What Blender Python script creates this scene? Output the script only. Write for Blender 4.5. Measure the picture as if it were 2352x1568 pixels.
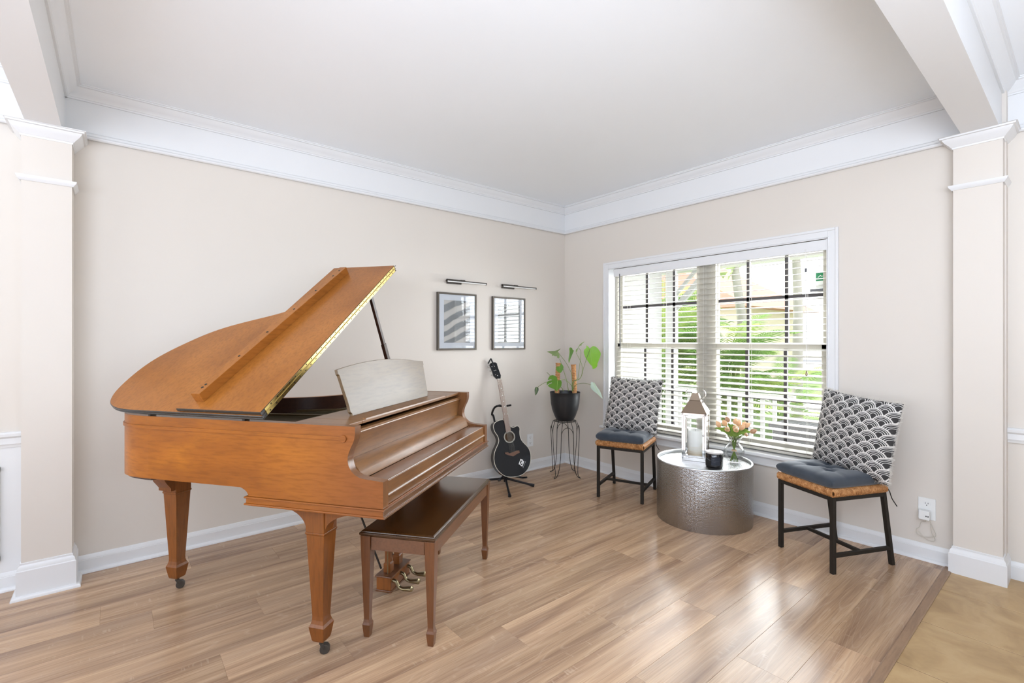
import bpy, bmesh, math, random
from mathutils import Vector, Matrix
random.seed(7)
PI = math.pi
sc = bpy.context.scene
for o in list(bpy.data.objects): bpy.data.objects.remove(o, do_unlink=True)
COL = sc.collection

# ------------------------------------------------------------------ camera, world, lights, exposure
cd = bpy.data.cameras.new('camera'); cam = bpy.data.objects.new('camera', cd); COL.objects.link(cam)
cam.location = (-3.700, -3.602, 1.30); cam.rotation_euler = (PI/2, 0, math.radians(50.52-90))
cd.sensor_width = 36.0; cd.lens = 36.0*1102/2352; cd.shift_y = -0.0013; cd.clip_start = 0.05
sc.camera = cam
sc.view_settings.view_transform = 'Standard'; sc.view_settings.look = 'None'
sc.view_settings.gamma = 1.0; sc.view_settings.use_curve_mapping = False
sc.view_settings.exposure = 0.41
w = bpy.data.worlds.new('world'); sc.world = w; w.use_nodes = True
bg = w.node_tree.nodes['Background']; bg.inputs[0].default_value = (0.90, 0.95, 1.0, 1); bg.inputs[1].default_value = 2.3
try:
    w.cycles.sampling_method = 'AUTOMATIC'
except Exception: pass
def sun(name, strength, rot, angle, color=(1, 0.96, 0.9)):
    l = bpy.data.lights.new(name, 'SUN'); l.energy = strength; l.angle = math.radians(angle); l.color = color
    o = bpy.data.objects.new(name, l); COL.objects.link(o); o.rotation_euler = rot; return o
def area(name, loc, direction, sx, sy, power, color=(1, 1, 1)):
    l = bpy.data.lights.new(name, 'AREA'); l.shape = 'RECTANGLE'; l.size = sx; l.size_y = sy; l.energy = power; l.color = color
    o = bpy.data.objects.new(name, l); COL.objects.link(o); o.location = loc
    o.rotation_euler = Vector(direction).to_track_quat('-Z', 'Y').to_euler(); return o
sun('sun', 4.5, (math.radians(38), 0, math.radians(-150)), 3)
# unseen fill lamps added on entry and dining sides; window_daylight backs the visible window
area('entry_fill', (-1.6, -7.75, 1.55), (0, 1, 0.12), 4.6, 2.3, 10, (0.90, 0.95, 1.05))
area('dining_fill', (-8.75, -2.2, 1.5), (1, 0.05, 0.1), 4.2, 2.2, 88, (0.90, 0.95, 1.05))
area('window_daylight', (0.30, -1.53, 1.25), (-1, 0, -0.12), 1.7, 1.4, 105, (0.92, 0.96, 1.03))
# photographer's flash bounced off the ceiling, plus an added fill for its right side
area('bounce_flash', (-5.3, -4.2, 1.60), (0.26, 0.24, 0.93), 2.4, 2.0, 165, (0.84, 0.94, 1.10))
area('ceiling_fill_right', (-3.1, -4.7, 1.45), (0.30, 0.42, 0.86), 1.6, 1.4, 42, (0.84, 0.94, 1.10))

# ------------------------------------------------------------------ helpers
def tag(o, label=None, cat=None, group=None, kind=None):
    if label: o['label'] = label
    if cat: o['category'] = cat
    if group: o['group'] = group
    if kind: o['kind'] = kind
    return o
def empty(name, loc=(0, 0, 0), rz=0.0, label=None, cat=None, group=None):
    o = bpy.data.objects.new(name, None); COL.objects.link(o); o.location = loc; o.rotation_euler = (0, 0, rz)
    o.empty_display_size = 0.1
    return tag(o, label, cat, group)
class MB:
    def __init__(s): s.v = []; s.f = []; s.m = []
    def add(s, vs, fs, mi=0):
        n = len(s.v); s.v += [tuple(p) for p in vs]; s.f += [tuple(i+n for i in f) for f in fs]; s.m += [mi]*len(fs); return s
    def box(s, x0, x1, y0, y1, z0, z1, mi=0):
        return s.add([(x0,y0,z0),(x1,y0,z0),(x1,y1,z0),(x0,y1,z0),(x0,y0,z1),(x1,y0,z1),(x1,y1,z1),(x0,y1,z1)],
                     [(0,3,2,1),(4,5,6,7),(0,1,5,4),(1,2,6,5),(2,3,7,6),(3,0,4,7)], mi)
    def loft(s, rings, mi=0, cap=True, closed=True):
        n = len(rings[0]); vs = [p for r in rings for p in r]; fs = []
        for i in range(len(rings)-1):
            for j in range(n if closed else n-1):
                k = (j+1) % n; fs.append((i*n+j, i*n+k, (i+1)*n+k, (i+1)*n+j))
        if cap: fs.append(tuple(range(n))[::-1]); fs.append(tuple((len(rings)-1)*n+j for j in range(n)))
        return s.add(vs, fs, mi)
    def prism(s, poly, axis, a, b, mi=0):
        # poly 2D in the remaining axes (cyclic order kept: x->(y,z), y->(x,z), z->(x,y))
        def P(p, t): return {'x': (t, p[0], p[1]), 'y': (p[0], t, p[1]), 'z': (p[0], p[1], t)}[axis]
        return s.loft([[P(p, a) for p in poly], [P(p, b) for p in poly]], mi)
    def tube(s, path, r, n=8, mi=0, cap=True):
        path = [Vector(p) for p in path]; rings = []
        t0 = (path[1]-path[0]).normalized(); up = Vector((0,0,1)) if abs(t0.z) < .9 else Vector((1,0,0))
        x = t0.cross(up).normalized(); y = x.cross(t0)
        for i, p in enumerate(path):
            t = (path[min(i+1, len(path)-1)]-path[max(i-1, 0)]).normalized()
            x = (x - t*x.dot(t)).normalized(); y = t.cross(x)
            rr = r[i] if isinstance(r, (list, tuple)) else r
            rings.append([p + x*rr*math.cos(2*PI*j/n) + y*rr*math.sin(2*PI*j/n) for j in range(n)])
        return s.loft(rings, mi, cap)
    def beam(s, p, q, w, h, mi=0, up=(0,0,1)):
        p = Vector(p); q = Vector(q); t = (q-p).normalized(); u = Vector(up)
        if abs(t.dot(u)) > .95: u = Vector((0,1,0))
        x = t.cross(u).normalized()*w/2; y = x.cross(t).normalized()*h/2
        return s.loft([[c-x-y, c+x-y, c+x+y, c-x+y] for c in (p, q)], mi)
    def lathe(s, prof, c=(0,0,0), n=40, mi=0, cap=False):
        rings = [[(c[0]+r*math.cos(2*PI*j/n), c[1]+r*math.sin(2*PI*j/n), c[2]+z) for j in range(n)] for r, z in prof]
        return s.loft(rings, mi, cap)
    def ball(s, c, r, sz=1.0, n=10, mi=0):
        return s.lathe([(max(1e-4, r*math.sin(PI*i/n)), -r*sz*math.cos(PI*i/n)) for i in range(n+1)], c, n*2, mi, True)
    def build(s, name, mat, parent=None, smooth=False, bevel=0, mesh_only=False, seg=2, kind=None, label=None):
        me = bpy.data.meshes.new(name); me.from_pydata(s.v, [], s.f)
        mats = mat if isinstance(mat, (list, tuple)) else [mat]
        for m in mats: me.materials.append(m)
        me.polygons.foreach_set('material_index', s.m)
        bm = bmesh.new(); bm.from_mesh(me); bmesh.ops.recalc_face_normals(bm, faces=bm.faces); bm.to_mesh(me); bm.free()
        if smooth:
            me.polygons.foreach_set('use_smooth', [True]*len(me.polygons))
            try: me.set_sharp_from_angle(angle=math.radians(smooth if smooth is not True else 40))
            except Exception: pass
        if mesh_only: return me
        o = bpy.data.objects.new(name, me); COL.objects.link(o)
        if parent: o.parent = parent
        if bevel:
            b = o.modifiers.new('bevel', 'BEVEL'); b.width = bevel; b.segments = seg; b.limit_method = 'ANGLE'; b.angle_limit = math.radians(35)
        if kind: o['kind'] = kind
        if label: o['label'] = label
        return o
def link_copy(o, parent=None):
    c = o.copy(); COL.objects.link(c)
    if parent: c.parent = parent
    return c
def copy_tree(o, parent=None):
    c = link_copy(o, parent)
    for ch in list(o.children): copy_tree(ch, c)
    return c
def inst(name, me, parent=None, loc=(0,0,0), rot=(0,0,0), scale=(1,1,1)):
    o = bpy.data.objects.new(name, me); COL.objects.link(o); o.parent = parent; o.location = loc; o.rotation_euler = rot; o.scale = scale; return o
def smooth_path(pts, n=6):
    P = [Vector(p) for p in pts]; P = [P[0]*2-P[1]]+P+[P[-1]*2-P[-2]]; out = []
    for i in range(1, len(P)-2):
        for k in range(n):
            t = k/n; a, b, c, d = P[i-1], P[i], P[i+1], P[i+2]
            out.append(0.5*((2*b)+(c-a)*t+(2*a-5*b+4*c-d)*t*t+(3*b-a-3*c+d)*t**3))
    out.append(P[-2]); return out

# ------------------------------------------------------------------ materials
class NT:
    def __init__(s, name):
        s.mat = bpy.data.materials.new(name); s.mat.use_nodes = True; s.t = s.mat.node_tree; s.t.nodes.clear()
        s.out = s.n('ShaderNodeOutputMaterial')
    def n(s, kind, **kw):
        nd = s.t.nodes.new(kind)
        for k, v in kw.items(): setattr(nd, k, v)
        return nd
    def put(s, sock, v):
        if isinstance(v, bpy.types.NodeSocket): s.t.links.new(v, sock)
        elif v is not None:
            if isinstance(v, (tuple, list)) and len(v) == 3 and sock.type == 'RGBA': v = (*v, 1)
            sock.default_value = v
    def math(s, op, a, b=None, c=None):
        nd = s.n('ShaderNodeMath', operation=op); s.put(nd.inputs[0], a); s.put(nd.inputs[1], b)
        if c is not None: s.put(nd.inputs[2], c)
        return nd.outputs[0]
    def mix(s, f, a, b, mode='MIX'):
        nd = s.n('ShaderNodeMix', data_type='RGBA', blend_type=mode); s.put(nd.inputs[0], f); s.put(nd.inputs[6], a); s.put(nd.inputs[7], b); return nd.outputs[2]
    def coord(s, kind='Object', scale=(1,1,1), rot=(0,0,0), loc=(0,0,0)):
        v = s.n('ShaderNodeNewGeometry').outputs['Position'] if kind == 'World' else s.n('ShaderNodeTexCoord').outputs[kind]
        m = s.n('ShaderNodeMapping'); s.put(m.inputs[0], v); m.inputs['Scale'].default_value = scale; m.inputs['Rotation'].default_value = rot
        s.put(m.inputs['Location'], loc); return m.outputs[0]
    def noise(s, vec, scale, detail=4, rough=.55, dist=0.0):
        nd = s.n('ShaderNodeTexNoise'); s.put(nd.inputs['Vector'], vec); nd.inputs['Scale'].default_value = scale
        nd.inputs['Detail'].default_value = detail; nd.inputs['Roughness'].default_value = rough; nd.inputs['Distortion'].default_value = dist
        return nd.outputs[0]
    def ramp(s, f, stops):
        nd = s.n('ShaderNodeValToRGB'); s.put(nd.inputs[0], f); cr = nd.color_ramp
        while len(cr.elements) < len(stops): cr.elements.new(0.5)
        for e, (p, c) in zip(cr.elements, stops): e.position = p; e.color = (*c, 1) if len(c) == 3 else c
        return nd.outputs[0]
    def bump(s, h, strength=.2, dist=.002):
        nd = s.n('ShaderNodeBump'); s.put(nd.inputs['Height'], h); nd.inputs['Strength'].default_value = strength; nd.inputs['Distance'].default_value = dist; return nd.outputs[0]
    def pbr(s, color, rough=.5, metal=0.0, spec=.5, coat=0.0, normal=None, trans=0.0, coat_rough=.1, emit=None, estr=0.0, ior=1.45, sss=0.0, sheen=0.0):
        p = s.n('ShaderNodeBsdfPrincipled')
        s.put(p.inputs['Base Color'], color); s.put(p.inputs['Roughness'], rough); s.put(p.inputs['Metallic'], metal)
        s.put(p.inputs['Specular IOR Level'], spec); s.put(p.inputs['Coat Weight'], coat); s.put(p.inputs['Coat Roughness'], coat_rough)
        p.inputs['Transmission Weight'].default_value = trans; p.inputs['IOR'].default_value = ior
        p.inputs['Sheen Weight'].default_value = sheen
        if normal is not None: s.put(p.inputs['Normal'], normal)
        if emit: s.put(p.inputs['Emission Color'], emit); p.inputs['Emission Strength'].default_value = estr
        s.t.links.new(p.outputs[0], s.out.inputs[0]); return s.mat
def flat(name, c, rough=.5, **kw): return NT(name).pbr(c, rough, **kw)
def painted(name, c, rough=.5, bump=.05, var=.02):
    t = NT(name); n = t.noise(t.coord('World'), 60, 3); n2 = t.noise(t.coord('World'), 1.3, 2)
    col = t.mix(n2, tuple(x*(1-var) for x in c), tuple(min(1, x*(1+var)) for x in c))
    return t.pbr(col, rough, normal=t.bump(n, bump, .001))
def wood(name, c1, c2, c3=None, axis='y', rough=.32, coat=.25, fine=1.0, spec=.5, front=None):
    t = NT(name); k = {'x': (.12, 1, 1), 'y': (1, .12, 1), 'z': (1, 1, .12)}[axis]
    v = t.coord('Object', k); a = t.noise(v, 7, 5, .6, .6); b = t.noise(v, 90*fine, 3, .6); big = t.noise(t.coord('Object', tuple(.5+.5*x for x in k)), 2.6, 3, .5, .4)
    col = t.mix(t.ramp(a, [(.3, (0,0,0)), (.7, (1,1,1))]), c1, c2)
    if c3: col = t.mix(t.ramp(big, [(.42, (0,0,0)), (.72, (1,1,1))]), col, c3)
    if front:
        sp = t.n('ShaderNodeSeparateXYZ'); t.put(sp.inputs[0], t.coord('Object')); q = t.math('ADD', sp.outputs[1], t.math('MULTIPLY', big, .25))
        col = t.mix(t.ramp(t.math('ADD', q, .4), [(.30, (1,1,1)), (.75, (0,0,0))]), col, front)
    col = t.mix(t.math('MULTIPLY', t.ramp(b, [(.35, (1,1,1)), (.55, (0,0,0))]), .35), col, tuple(x*.55 for x in c1))
    return t.pbr(col, rough, coat=coat, coat_rough=.15, normal=t.bump(b, .06, .0008), spec=spec)
M = {}
M['wall'] = painted('wall_paint', (.70, .645, .580), .55)
M['ceiling'] = painted('ceiling_paint', (.90, .925, .95), .7)
M['white'] = painted('white_trim_paint', (.76, .76, .76), .3, .03, .01)
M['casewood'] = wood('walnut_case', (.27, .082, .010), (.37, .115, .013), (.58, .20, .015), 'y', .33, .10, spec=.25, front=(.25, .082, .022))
M['cheekshade'] = wood('walnut_cheek_shaded', (.15, .058, .020), (.20, .082, .028), (.24, .10, .03), 'z', .32, .15, spec=.4)
M['lidwood'] = wood('walnut_lid', (.29, .098, .016), (.37, .13, .022), (.43, .16, .03), 'x', .34, .12, spec=.3)
M['frontwood'] = wood('walnut_front', (.165, .072, .024), (.22, .098, .034), (.27, .12, .035), 'x', .3, .12, spec=.4)
M['mouldshade'] = wood('walnut_moulding_shaded', (.13, .06, .028), (.18, .09, .045), None, 'x', .22, .4)
M['keylid'] = wood('walnut_keylid', (.15, .065, .028), (.20, .085, .036), None, 'x', .25, .3)
M['deskwood'] = wood('walnut_desk', (.12, .072, .032), (.165, .105, .05), None, 'x', .42, .15)
M['legwood'] = wood('walnut_leg', (.19, .060, .012), (.27, .09, .018), None, 'z', .34, .15, spec=.3)
M['benchtop'] = wood('bench_top', (.035, .013, .003), (.075, .032, .009), None, 'x', .22, .35)
M['benchleg'] = wood('bench_leg', (.12, .042, .014), (.19, .07, .022), None, 'z', .32, .2)
M['benchrail'] = wood('bench_rail', (.13, .055, .026), (.18, .078, .036), None, 'x', .3, .2)
M['darkwood'] = wood('dark_inner_rim', (.035, .012, .006), (.06, .022, .012), None, 'x', .3, .2)
M['lidedge'] = flat('dark_lid_edge', (.028, .024, .02), .22, coat=.2)
M['brass'] = flat('brass', (.58, .43, .15), .36, metal=1.0)
M['oldbrass'] = flat('aged_brass', (.30, .25, .15), .35, metal=1.0)
M['iron'] = flat('dark_screw', (.04, .035, .03), .5, metal=.5)
M['caster'] = flat('caster_metal', (.07, .06, .05), .45, metal=.4)
M['plate'] = flat('bronze_plate', (.10, .06, .02), .45, metal=.6)
M['blackmetal'] = flat('black_metal', (.012, .011, .012), .45, spec=.3)
M['chairmetal'] = flat('dark_bronze_metal', (.022, .018, .014), .5, metal=0, spec=.25)
M['blackplastic'] = flat('black_plastic', (.010, .010, .012), .4, spec=.35)
M['roofsteel'] = flat('steel_brown_reflection', (.33, .26, .20), .12, metal=1.0)  # polished roof steel; brown room reflections are put into its colour
M['chrome'] = flat('polished_steel', (.80, .80, .80), .07, metal=1.0)
M['outlet'] = flat('outlet_plastic', (.80, .80, .78), .35)
M['slot'] = flat('outlet_slot', (.04, .04, .04), .6)
M['muntin'] = flat('dark_muntin', (.045, .04, .042), .45)
M['vinyl'] = flat('cream_vinyl', (.50, .475, .41), .45)
M['slat'] = flat('blind_slat', (.56, .53, .465), .45)
M['cord'] = flat('blind_cord', (.78, .77, .74), .6)
M['grout'] = flat('grout', (.10, .06, .03), .9)
M['subfloor'] = flat('subfloor', (.13, .09, .06), .9)
def glass(name, tint=(1,1,1), rough=0.0, refl=1.0):
    t = NT(name); fr = t.n('ShaderNodeFresnel'); fr.inputs[0].default_value = 1.45
    tr = t.n('ShaderNodeBsdfTransparent'); tr.inputs[0].default_value = (*tint, 1); gl = t.n('ShaderNodeBsdfGlossy'); gl.inputs['Roughness'].default_value = rough
    mx = t.n('ShaderNodeMixShader'); t.put(mx.inputs[0], t.math('MULTIPLY', fr.outputs[0], refl)); t.t.links.new(tr.outputs[0], mx.inputs[1]); t.t.links.new(gl.outputs[0], mx.inputs[2])
    t.t.links.new(mx.outputs[0], t.out.inputs[0]); return t.mat
M['pane'] = glass('window_glass', (.97, .98, .97), 0, .6)
M['pictureglass'] = glass('picture_glass', (.99, .995, 1.0), 0, .8)
M['lanternglass'] = glass('lantern_glass', (.985, .99, .985), 0, .5)
M['vaseglass'] = glass('vase_glass', (.99, .995, .995), 0, .40)
def floorwood():
    t = NT('oak_laminate'); oi = t.n('ShaderNodeObjectInfo'); rnd = oi.outputs['Random']
    off = t.n('ShaderNodeCombineXYZ'); t.put(off.inputs[0], t.math('MULTIPLY', rnd, 37.0)); t.put(off.inputs[1], t.math('MULTIPLY', rnd, 91.0)); t.put(off.inputs[2], t.math('MULTIPLY', rnd, 17.0))
    gp = t.n('ShaderNodeNewGeometry').outputs['Position']
    def vec(scale):
        m = t.n('ShaderNodeMapping'); t.put(m.inputs[0], gp); m.inputs['Scale'].default_value = scale
        a = t.n('ShaderNodeVectorMath', operation='ADD'); t.put(a.inputs[0], m.outputs[0]); t.put(a.inputs[1], off.outputs[0]); return a.outputs[0]
    big = t.noise(vec((.55, 5.5, 1)), 1.0, 2, .5, .15)           # broad streaks / growth field
    rings = t.math('FRACT', t.math('MULTIPLY', big, 26.0))
    rings = t.math('ABSOLUTE', t.math('SUBTRACT', rings, .5))     # 0..0.5
    line = t.ramp(rings, [(.0, (1,1,1)), (.13, (0,0,0))])
    streak = t.noise(vec((.8, 15, 1)), 1.0, 4, .6, .2)
    fine = t.noise(vec((4, 230, 1)), 1.0, 3, .6)
    cross = t.noise(vec((70, 9, 1)), 1.0, 2, .5); cmask = t.noise(vec((2.2, 12, 1)), 1.3, 2, .5)
    col = t.ramp(streak, [(.28, (.26, .155, .098)), (.5, (.49, .32, .20)), (.72, (.66, .455, .29))])
    col = t.mix(t.math('MULTIPLY', line, .22), col, (.72, .55, .40))
    col = t.mix(t.math('MULTIPLY', t.ramp(big, [(.5, (0,0,0)), (.75, (1,1,1))]), .5), col, (.27, .18, .13))
    col = t.mix(t.math('MULTIPLY', t.ramp(fine, [(.35, (1,1,1)), (.5, (0,0,0))]), .34), col, (.24, .145, .09))
    cr = t.math('MULTIPLY', t.ramp(cross, [(.58, (0,0,0)), (.66, (1,1,1))]), t.ramp(cmask, [(.58, (0,0,0)), (.68, (1,1,1))]))
    col = t.mix(t.math('MULTIPLY', cr, .26), col, (.74, .58, .42))
    tone = t.math('MULTIPLY_ADD', rnd, .24, .86)
    hsv = t.n('ShaderNodeHueSaturation'); t.put(hsv.inputs['Value'], tone); t.put(hsv.inputs['Color'], col)
    hsv.inputs['Saturation'].default_value = 1.04
    return t.pbr(hsv.outputs[0], t.math('MULTIPLY_ADD', fine, .10, .19), spec=.6, normal=t.bump(fine, .08, .0006))
M['floor'] = floorwood()
def tilemat():
    t = NT('travertine_tile'); oi = t.n('ShaderNodeObjectInfo'); v = t.coord('World', (1,1,1), loc=(0,0,0))
    a = t.noise(v, 5, 6, .6, .8); b = t.noise(t.coord('World', (3.5, 1, 1)), 9, 5, .65, .6)
    col = t.ramp(a, [(.3, (.36, .225, .10)), (.55, (.49, .325, .155)), (.75, (.56, .39, .20))])
    col = t.mix(t.math('MULTIPLY', t.ramp(b, [(.56, (0,0,0)), (.68, (1,1,1))]), .35), col, (.38, .25, .13))
    hsv = t.n('ShaderNodeHueSaturation'); t.put(hsv.inputs['Value'], t.math('MULTIPLY_ADD', oi.outputs['Random'], .1, .95)); t.put(hsv.inputs['Color'], col)
    return t.pbr(hsv.outputs[0], .38, normal=t.bump(b, .08, .001))
M['tile'] = tilemat()
def seigaiha():
    t = NT('scallop_print'); v = t.n('ShaderNodeTexCoord').outputs['Object']; sp = t.n('ShaderNodeSeparateXYZ'); t.put(sp.inputs[0], v)
    x, z = t.math('ADD', sp.outputs[0], 5.0), t.math('ADD', sp.outputs[2], 5.0)
    W, h = .0915, .0325; r = W/2
    j = t.math('FLOOR', t.math('DIVIDE', z, h))
    def row(k):
        rw = t.math('SUBTRACT', j, float(k)); cy = t.math('MULTIPLY', rw, h)
        off = t.math('MULTIPLY', t.math('FLOORED_MODULO', rw, 2.0), W/2)
        u = t.math('SUBTRACT', x, off); dx = t.math('SUBTRACT', u, t.math('MULTIPLY', t.math('ROUND', t.math('DIVIDE', u, W)), W))
        dz = t.math('SUBTRACT', z, cy)
        d = t.math('SQRT', t.math('ADD', t.math('MULTIPLY', dx, dx), t.math('MULTIPLY', dz, dz)))
        return d, t.math('LESS_THAN', d, r)
    d1, i1 = row(1); d0, i0 = row(0); dm, im = row(-1)
    def sel(i, a, b): return t.math('ADD', t.math('MULTIPLY', i, a), t.math('MULTIPLY', t.math('SUBTRACT', 1.0, i), b))
    s = t.math('DIVIDE', sel(i1, d1, sel(i0, d0, dm)), r)
    ring = t.math('GREATER_THAN', t.math('FRACT', t.math('MULTIPLY', s, 5.0)), .66)
    white = t.math('MAXIMUM', t.math('MULTIPLY', ring, t.math('GREATER_THAN', s, .20)), t.math('GREATER_THAN', s, .87))
    n = t.noise(v, 420, 2); n2 = t.noise(v, 60, 3)
    dark = t.mix(n2, (.034, .032, .032), (.066, .063, .062)); light = t.mix(n2, (.60, .575, .54), (.74, .72, .69))
    return t.pbr(t.mix(white, dark, light), .9, spec=.15, normal=t.bump(n, .35, .001))
M['pillow'] = seigaiha()
M['fringe'] = flat('cream_fringe', (.62, .58, .52), .9, spec=.1)
M['greyfringe'] = flat('grey_fringe', (.26, .24, .22), .9, spec=.1)
def denim():
    t = NT('slate_denim'); v = t.coord('Object'); n = t.noise(v, 300, 3, .7); b = t.noise(v, 14, 4)
    return t.pbr(t.mix(b, (.028, .036, .048), (.060, .073, .092)), .85, spec=.2, normal=t.bump(n, .4, .001), sheen=.3)
M['denim'] = denim()
def rush():
    t = NT('woven_rush'); v = t.coord('Object'); n = t.noise(v, 55, 4, .7)
    return t.pbr(t.ramp(n, [(.3, (.20, .075, .022)), (.5, (.46, .21, .075)), (.72, (.66, .38, .17))]), .6, spec=.3)
M['rush'] = rush()
def hammered(flat_=False):
    t = NT('hammered_steel'); sp = t.n('ShaderNodeSeparateXYZ'); t.put(sp.inputs[0], t.n('ShaderNodeTexCoord').outputs['Object']); cb = t.n('ShaderNodeCombineXYZ')
    if flat_: t.put(cb.inputs[0], sp.outputs[0]); t.put(cb.inputs[1], sp.outputs[1])
    else: t.put(cb.inputs[0], t.math('MULTIPLY', t.math('ARCTAN2', sp.outputs[1], sp.outputs[0]), .328)); t.put(cb.inputs[1], sp.outputs[2])
    v = cb.outputs[0]; vo = t.n('ShaderNodeTexVoronoi'); vo.voronoi_dimensions = '2D'; vo.feature = 'SMOOTH_F1'; t.put(vo.inputs['Vector'], v); vo.inputs['Scale'].default_value = 112
    vo.inputs['Smoothness'].default_value = .15; vo.inputs['Randomness'].default_value = .45
    return t.pbr((.40, .395, .39), .27, metal=1.0, normal=t.bump(t.math('MULTIPLY', vo.outputs['Distance'], -1.0), .60, .004))
M['hammered'] = hammered(); M['hammeredtop'] = hammered(True)
M['rim_metal'] = flat('table_rim_metal', (.62, .64, .66), .3, metal=1.0)
def leafmat(name, c1, c2, rough=.35):
    t = NT(name); n = t.noise(t.coord('Object'), 18, 3); p = t.mix(n, c1, c2); t.pbr(p, rough, spec=.5)
    pb = [x for x in t.t.nodes if x.type == 'BSDF_PRINCIPLED'][0]; tl = t.n('ShaderNodeBsdfTranslucent'); t.put(tl.inputs[0], p)
    mx = t.n('ShaderNodeMixShader'); mx.inputs[0].default_value = .3; t.t.links.new(pb.outputs[0], mx.inputs[1]); t.t.links.new(tl.outputs[0], mx.inputs[2]); t.t.links.new(mx.outputs[0], t.out.inputs[0]); return t.mat
M['leaf'] = leafmat('monstera_leaf', (.10, .24, .02), (.16, .34, .035))
M['leafbright'] = leafmat('bright_leaf', (.22, .48, .015), (.30, .60, .03))
M['leafdark'] = leafmat('dark_leaf', (.045, .085, .02), (.075, .12, .03))
M['leafpale'] = leafmat('pale_leaf', (.24, .33, .12), (.34, .44, .18))
M['stripwood'] = wood('strip_wood', (.26, .155, .09), (.36, .225, .135), None, 'x', .4, 0)
M['leafsilver'] = leafmat('silver_leaf', (.50, .62, .52), (.68, .76, .68))
M['stem'] = flat('green_stem', (.17, .22, .06), .5)
M['tulipleaf'] = leafmat('tulip_leaf', (.13, .22, .03), (.24, .34, .07), .5)
M['petal'] = leafmat('peach_petal', (.80, .50, .27), (.88, .64, .42), .5)
M['petaldark'] = leafmat('brown_petal', (.50, .29, .16), (.58, .38, .25), .5)
# ------------------------------------------------------------------ room shell
def S(mb, name, mat, parent=None, **kw):
    o = mb.build(name, mat, parent, **kw)
    if parent is None: o['kind'] = 'structure'
    return o
CZ = 2.705
S(MB().box(-9, 0.3, -3.085, 0.05, -.06, -.009).box(-9, 3.0, -8.2, -3.085, -.06, -.0012, 1), 'floor', [M['subfloor'], M['grout']])
FLOOR = bpy.data.objects['floor']
# planks
pm = {}
def plank(L):
    L = round(L, 3)
    if L not in pm:
        c = .0006; w = .1947; r0 = [(0,0),(L,0),(L,w),(0,w)]; r1 = [(c,c),(L-c,c),(L-c,w-c),(c,w-c)]
        mb = MB().loft([[(x,y,-.008) for x,y in r0], [(x,y,-.0012) for x,y in r0], [(x,y,0) for x,y in r1]]); pm[L] = mb.build('plank', M['floor'], mesh_only=True)
    return pm[L]
y = -3.056; row = 0
while y < -0.0:
    x = -6.2 - [0, .41, .83, .2, .62, 1.03][row % 6]*1.0
    if y + .1943 > -.001: pass
    while x < -.001:
        L = min(1.2199, -.0 - x)
        if L > .02 and x > -6.6-1.3:
            o = inst('plank', plank(L-.0002), FLOOR, (x, y, 0))
        x += 1.22
    y += .1951; row += 1
# entry tiles
tm = MB().loft([[(x*.4405, y*.4405, -.006) for x,y in ((0,0),(1,0),(1,1),(0,1))], [(x*.4405, y*.4405, -.0015) for x,y in ((0,0),(1,0),(1,1),(0,1))],
               [(.001+x*.4385, .001+y*.4385, .0005) for x,y in ((0,0),(1,0),(1,1),(0,1))]]).build('tile', M['tile'], mesh_only=True)
for i in range(-12, 5):
    for k in range(0, 7):
        xx = -.375 + .4445*i
        if xx > -5.2: inst('tile', tm, FLOOR, (xx, -3.0835-.4445*(k+1), 0))
S(MB().prism([(-3.093, 0), (-3.093, .0035), (-3.088, .0055), (-3.060, .0055), (-3.054, .001), (-3.054, 0)], 'x', -6.2, -.017), 'trim_1', M['stripwood'])   # transition strip
# walls
S(MB().box(-9, .25, 0, .16, 0, 3.0), 'wall_back', M['wall'])
yl, yr, z0, z1 = -.600, -2.462, .463, 1.990
wb = MB().box(0, .16, yl, 0, 0, 3.0).box(0, .16, -3.30, yr, 0, 3.0).box(0, .16, yr, yl, 0, z0).box(0, .16, yr, yl, z1, 3.0)
S(wb, 'wall_right', M['wall'])
S(MB().box(.075, .235, -8.2, -3.30, 0, 3.0), 'wall_entry_right', M['wall'])
S(MB().box(-9.1, -9.0, -8.2, .16, 0, 3.0), 'wall_left', M['wall'])
S(MB().box(-9.1, .235, -8.3, -8.2, 0, 3.0), 'wall_front', M['wall'])
S(MB().box(-9.1, .30, -8.3, .16, CZ, 2.95), 'ceiling', M['ceiling'])
# beams
S(MB().box(-4.055, -3.920, -3.28, -.001, 2.398, CZ-.001), 'beam_left', M['white'])
S(MB().box(-9, .0, -3.283, -3.137, 2.43, CZ-.0005), 'beam_right', M['white'])
# white frieze boards above the picture rail
S(MB().box(-3.92, -.003, -.006, 0, 2.44, CZ), 'trim_2', M['white'])
S(MB().box(-.006, 0, -3.137, -.006, 2.44, CZ), 'trim_3', M['white'])
S(MB().box(.069, .075, -8.2, -3.30, 2.44, CZ).box(-9, -4.055, -.006, 0, 2.44, CZ), 'trim_4', M['white'])
crown = [(0, 2.634), (.010, 2.634), (.010, 2.642), (.015, 2.645), (.018, 2.652), (.030, 2.662), (.046, 2.680), (.052, 2.690), (.062, 2.692), (.062, 2.699), (.068, 2.700), (.068, CZ), (0, CZ)]
rail = [(0, 2.424), (.016, 2.424), (.022, 2.430), (.022, 2.438), (.014, 2.446), (.012, 2.458), (.006, 2.464), (0, 2.464)]
base = [(0, 0), (.014, 0), (.014, .070), (.0115, .0715), (.0115, .078), (.008, .083), (.0075, .091), (.004, .096), (0, .096)]
shoe = [(0, 0), (.018, 0), (.018, .006), (.015, .012), (.010, .0165), (.0, .018)]
def runx(prof, y0, sgn, a, b):    # moulding along x on a wall facing -y (sgn=-1) ; profile (offset,z)
    return MB().prism([(y0 + sgn*o, z) for o, z in prof], 'x', a, b)
def runy(prof, x0, sgn, a, b):
    return MB().prism([(x0 + sgn*o, z) for o, z in prof], 'y', a, b)
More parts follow.
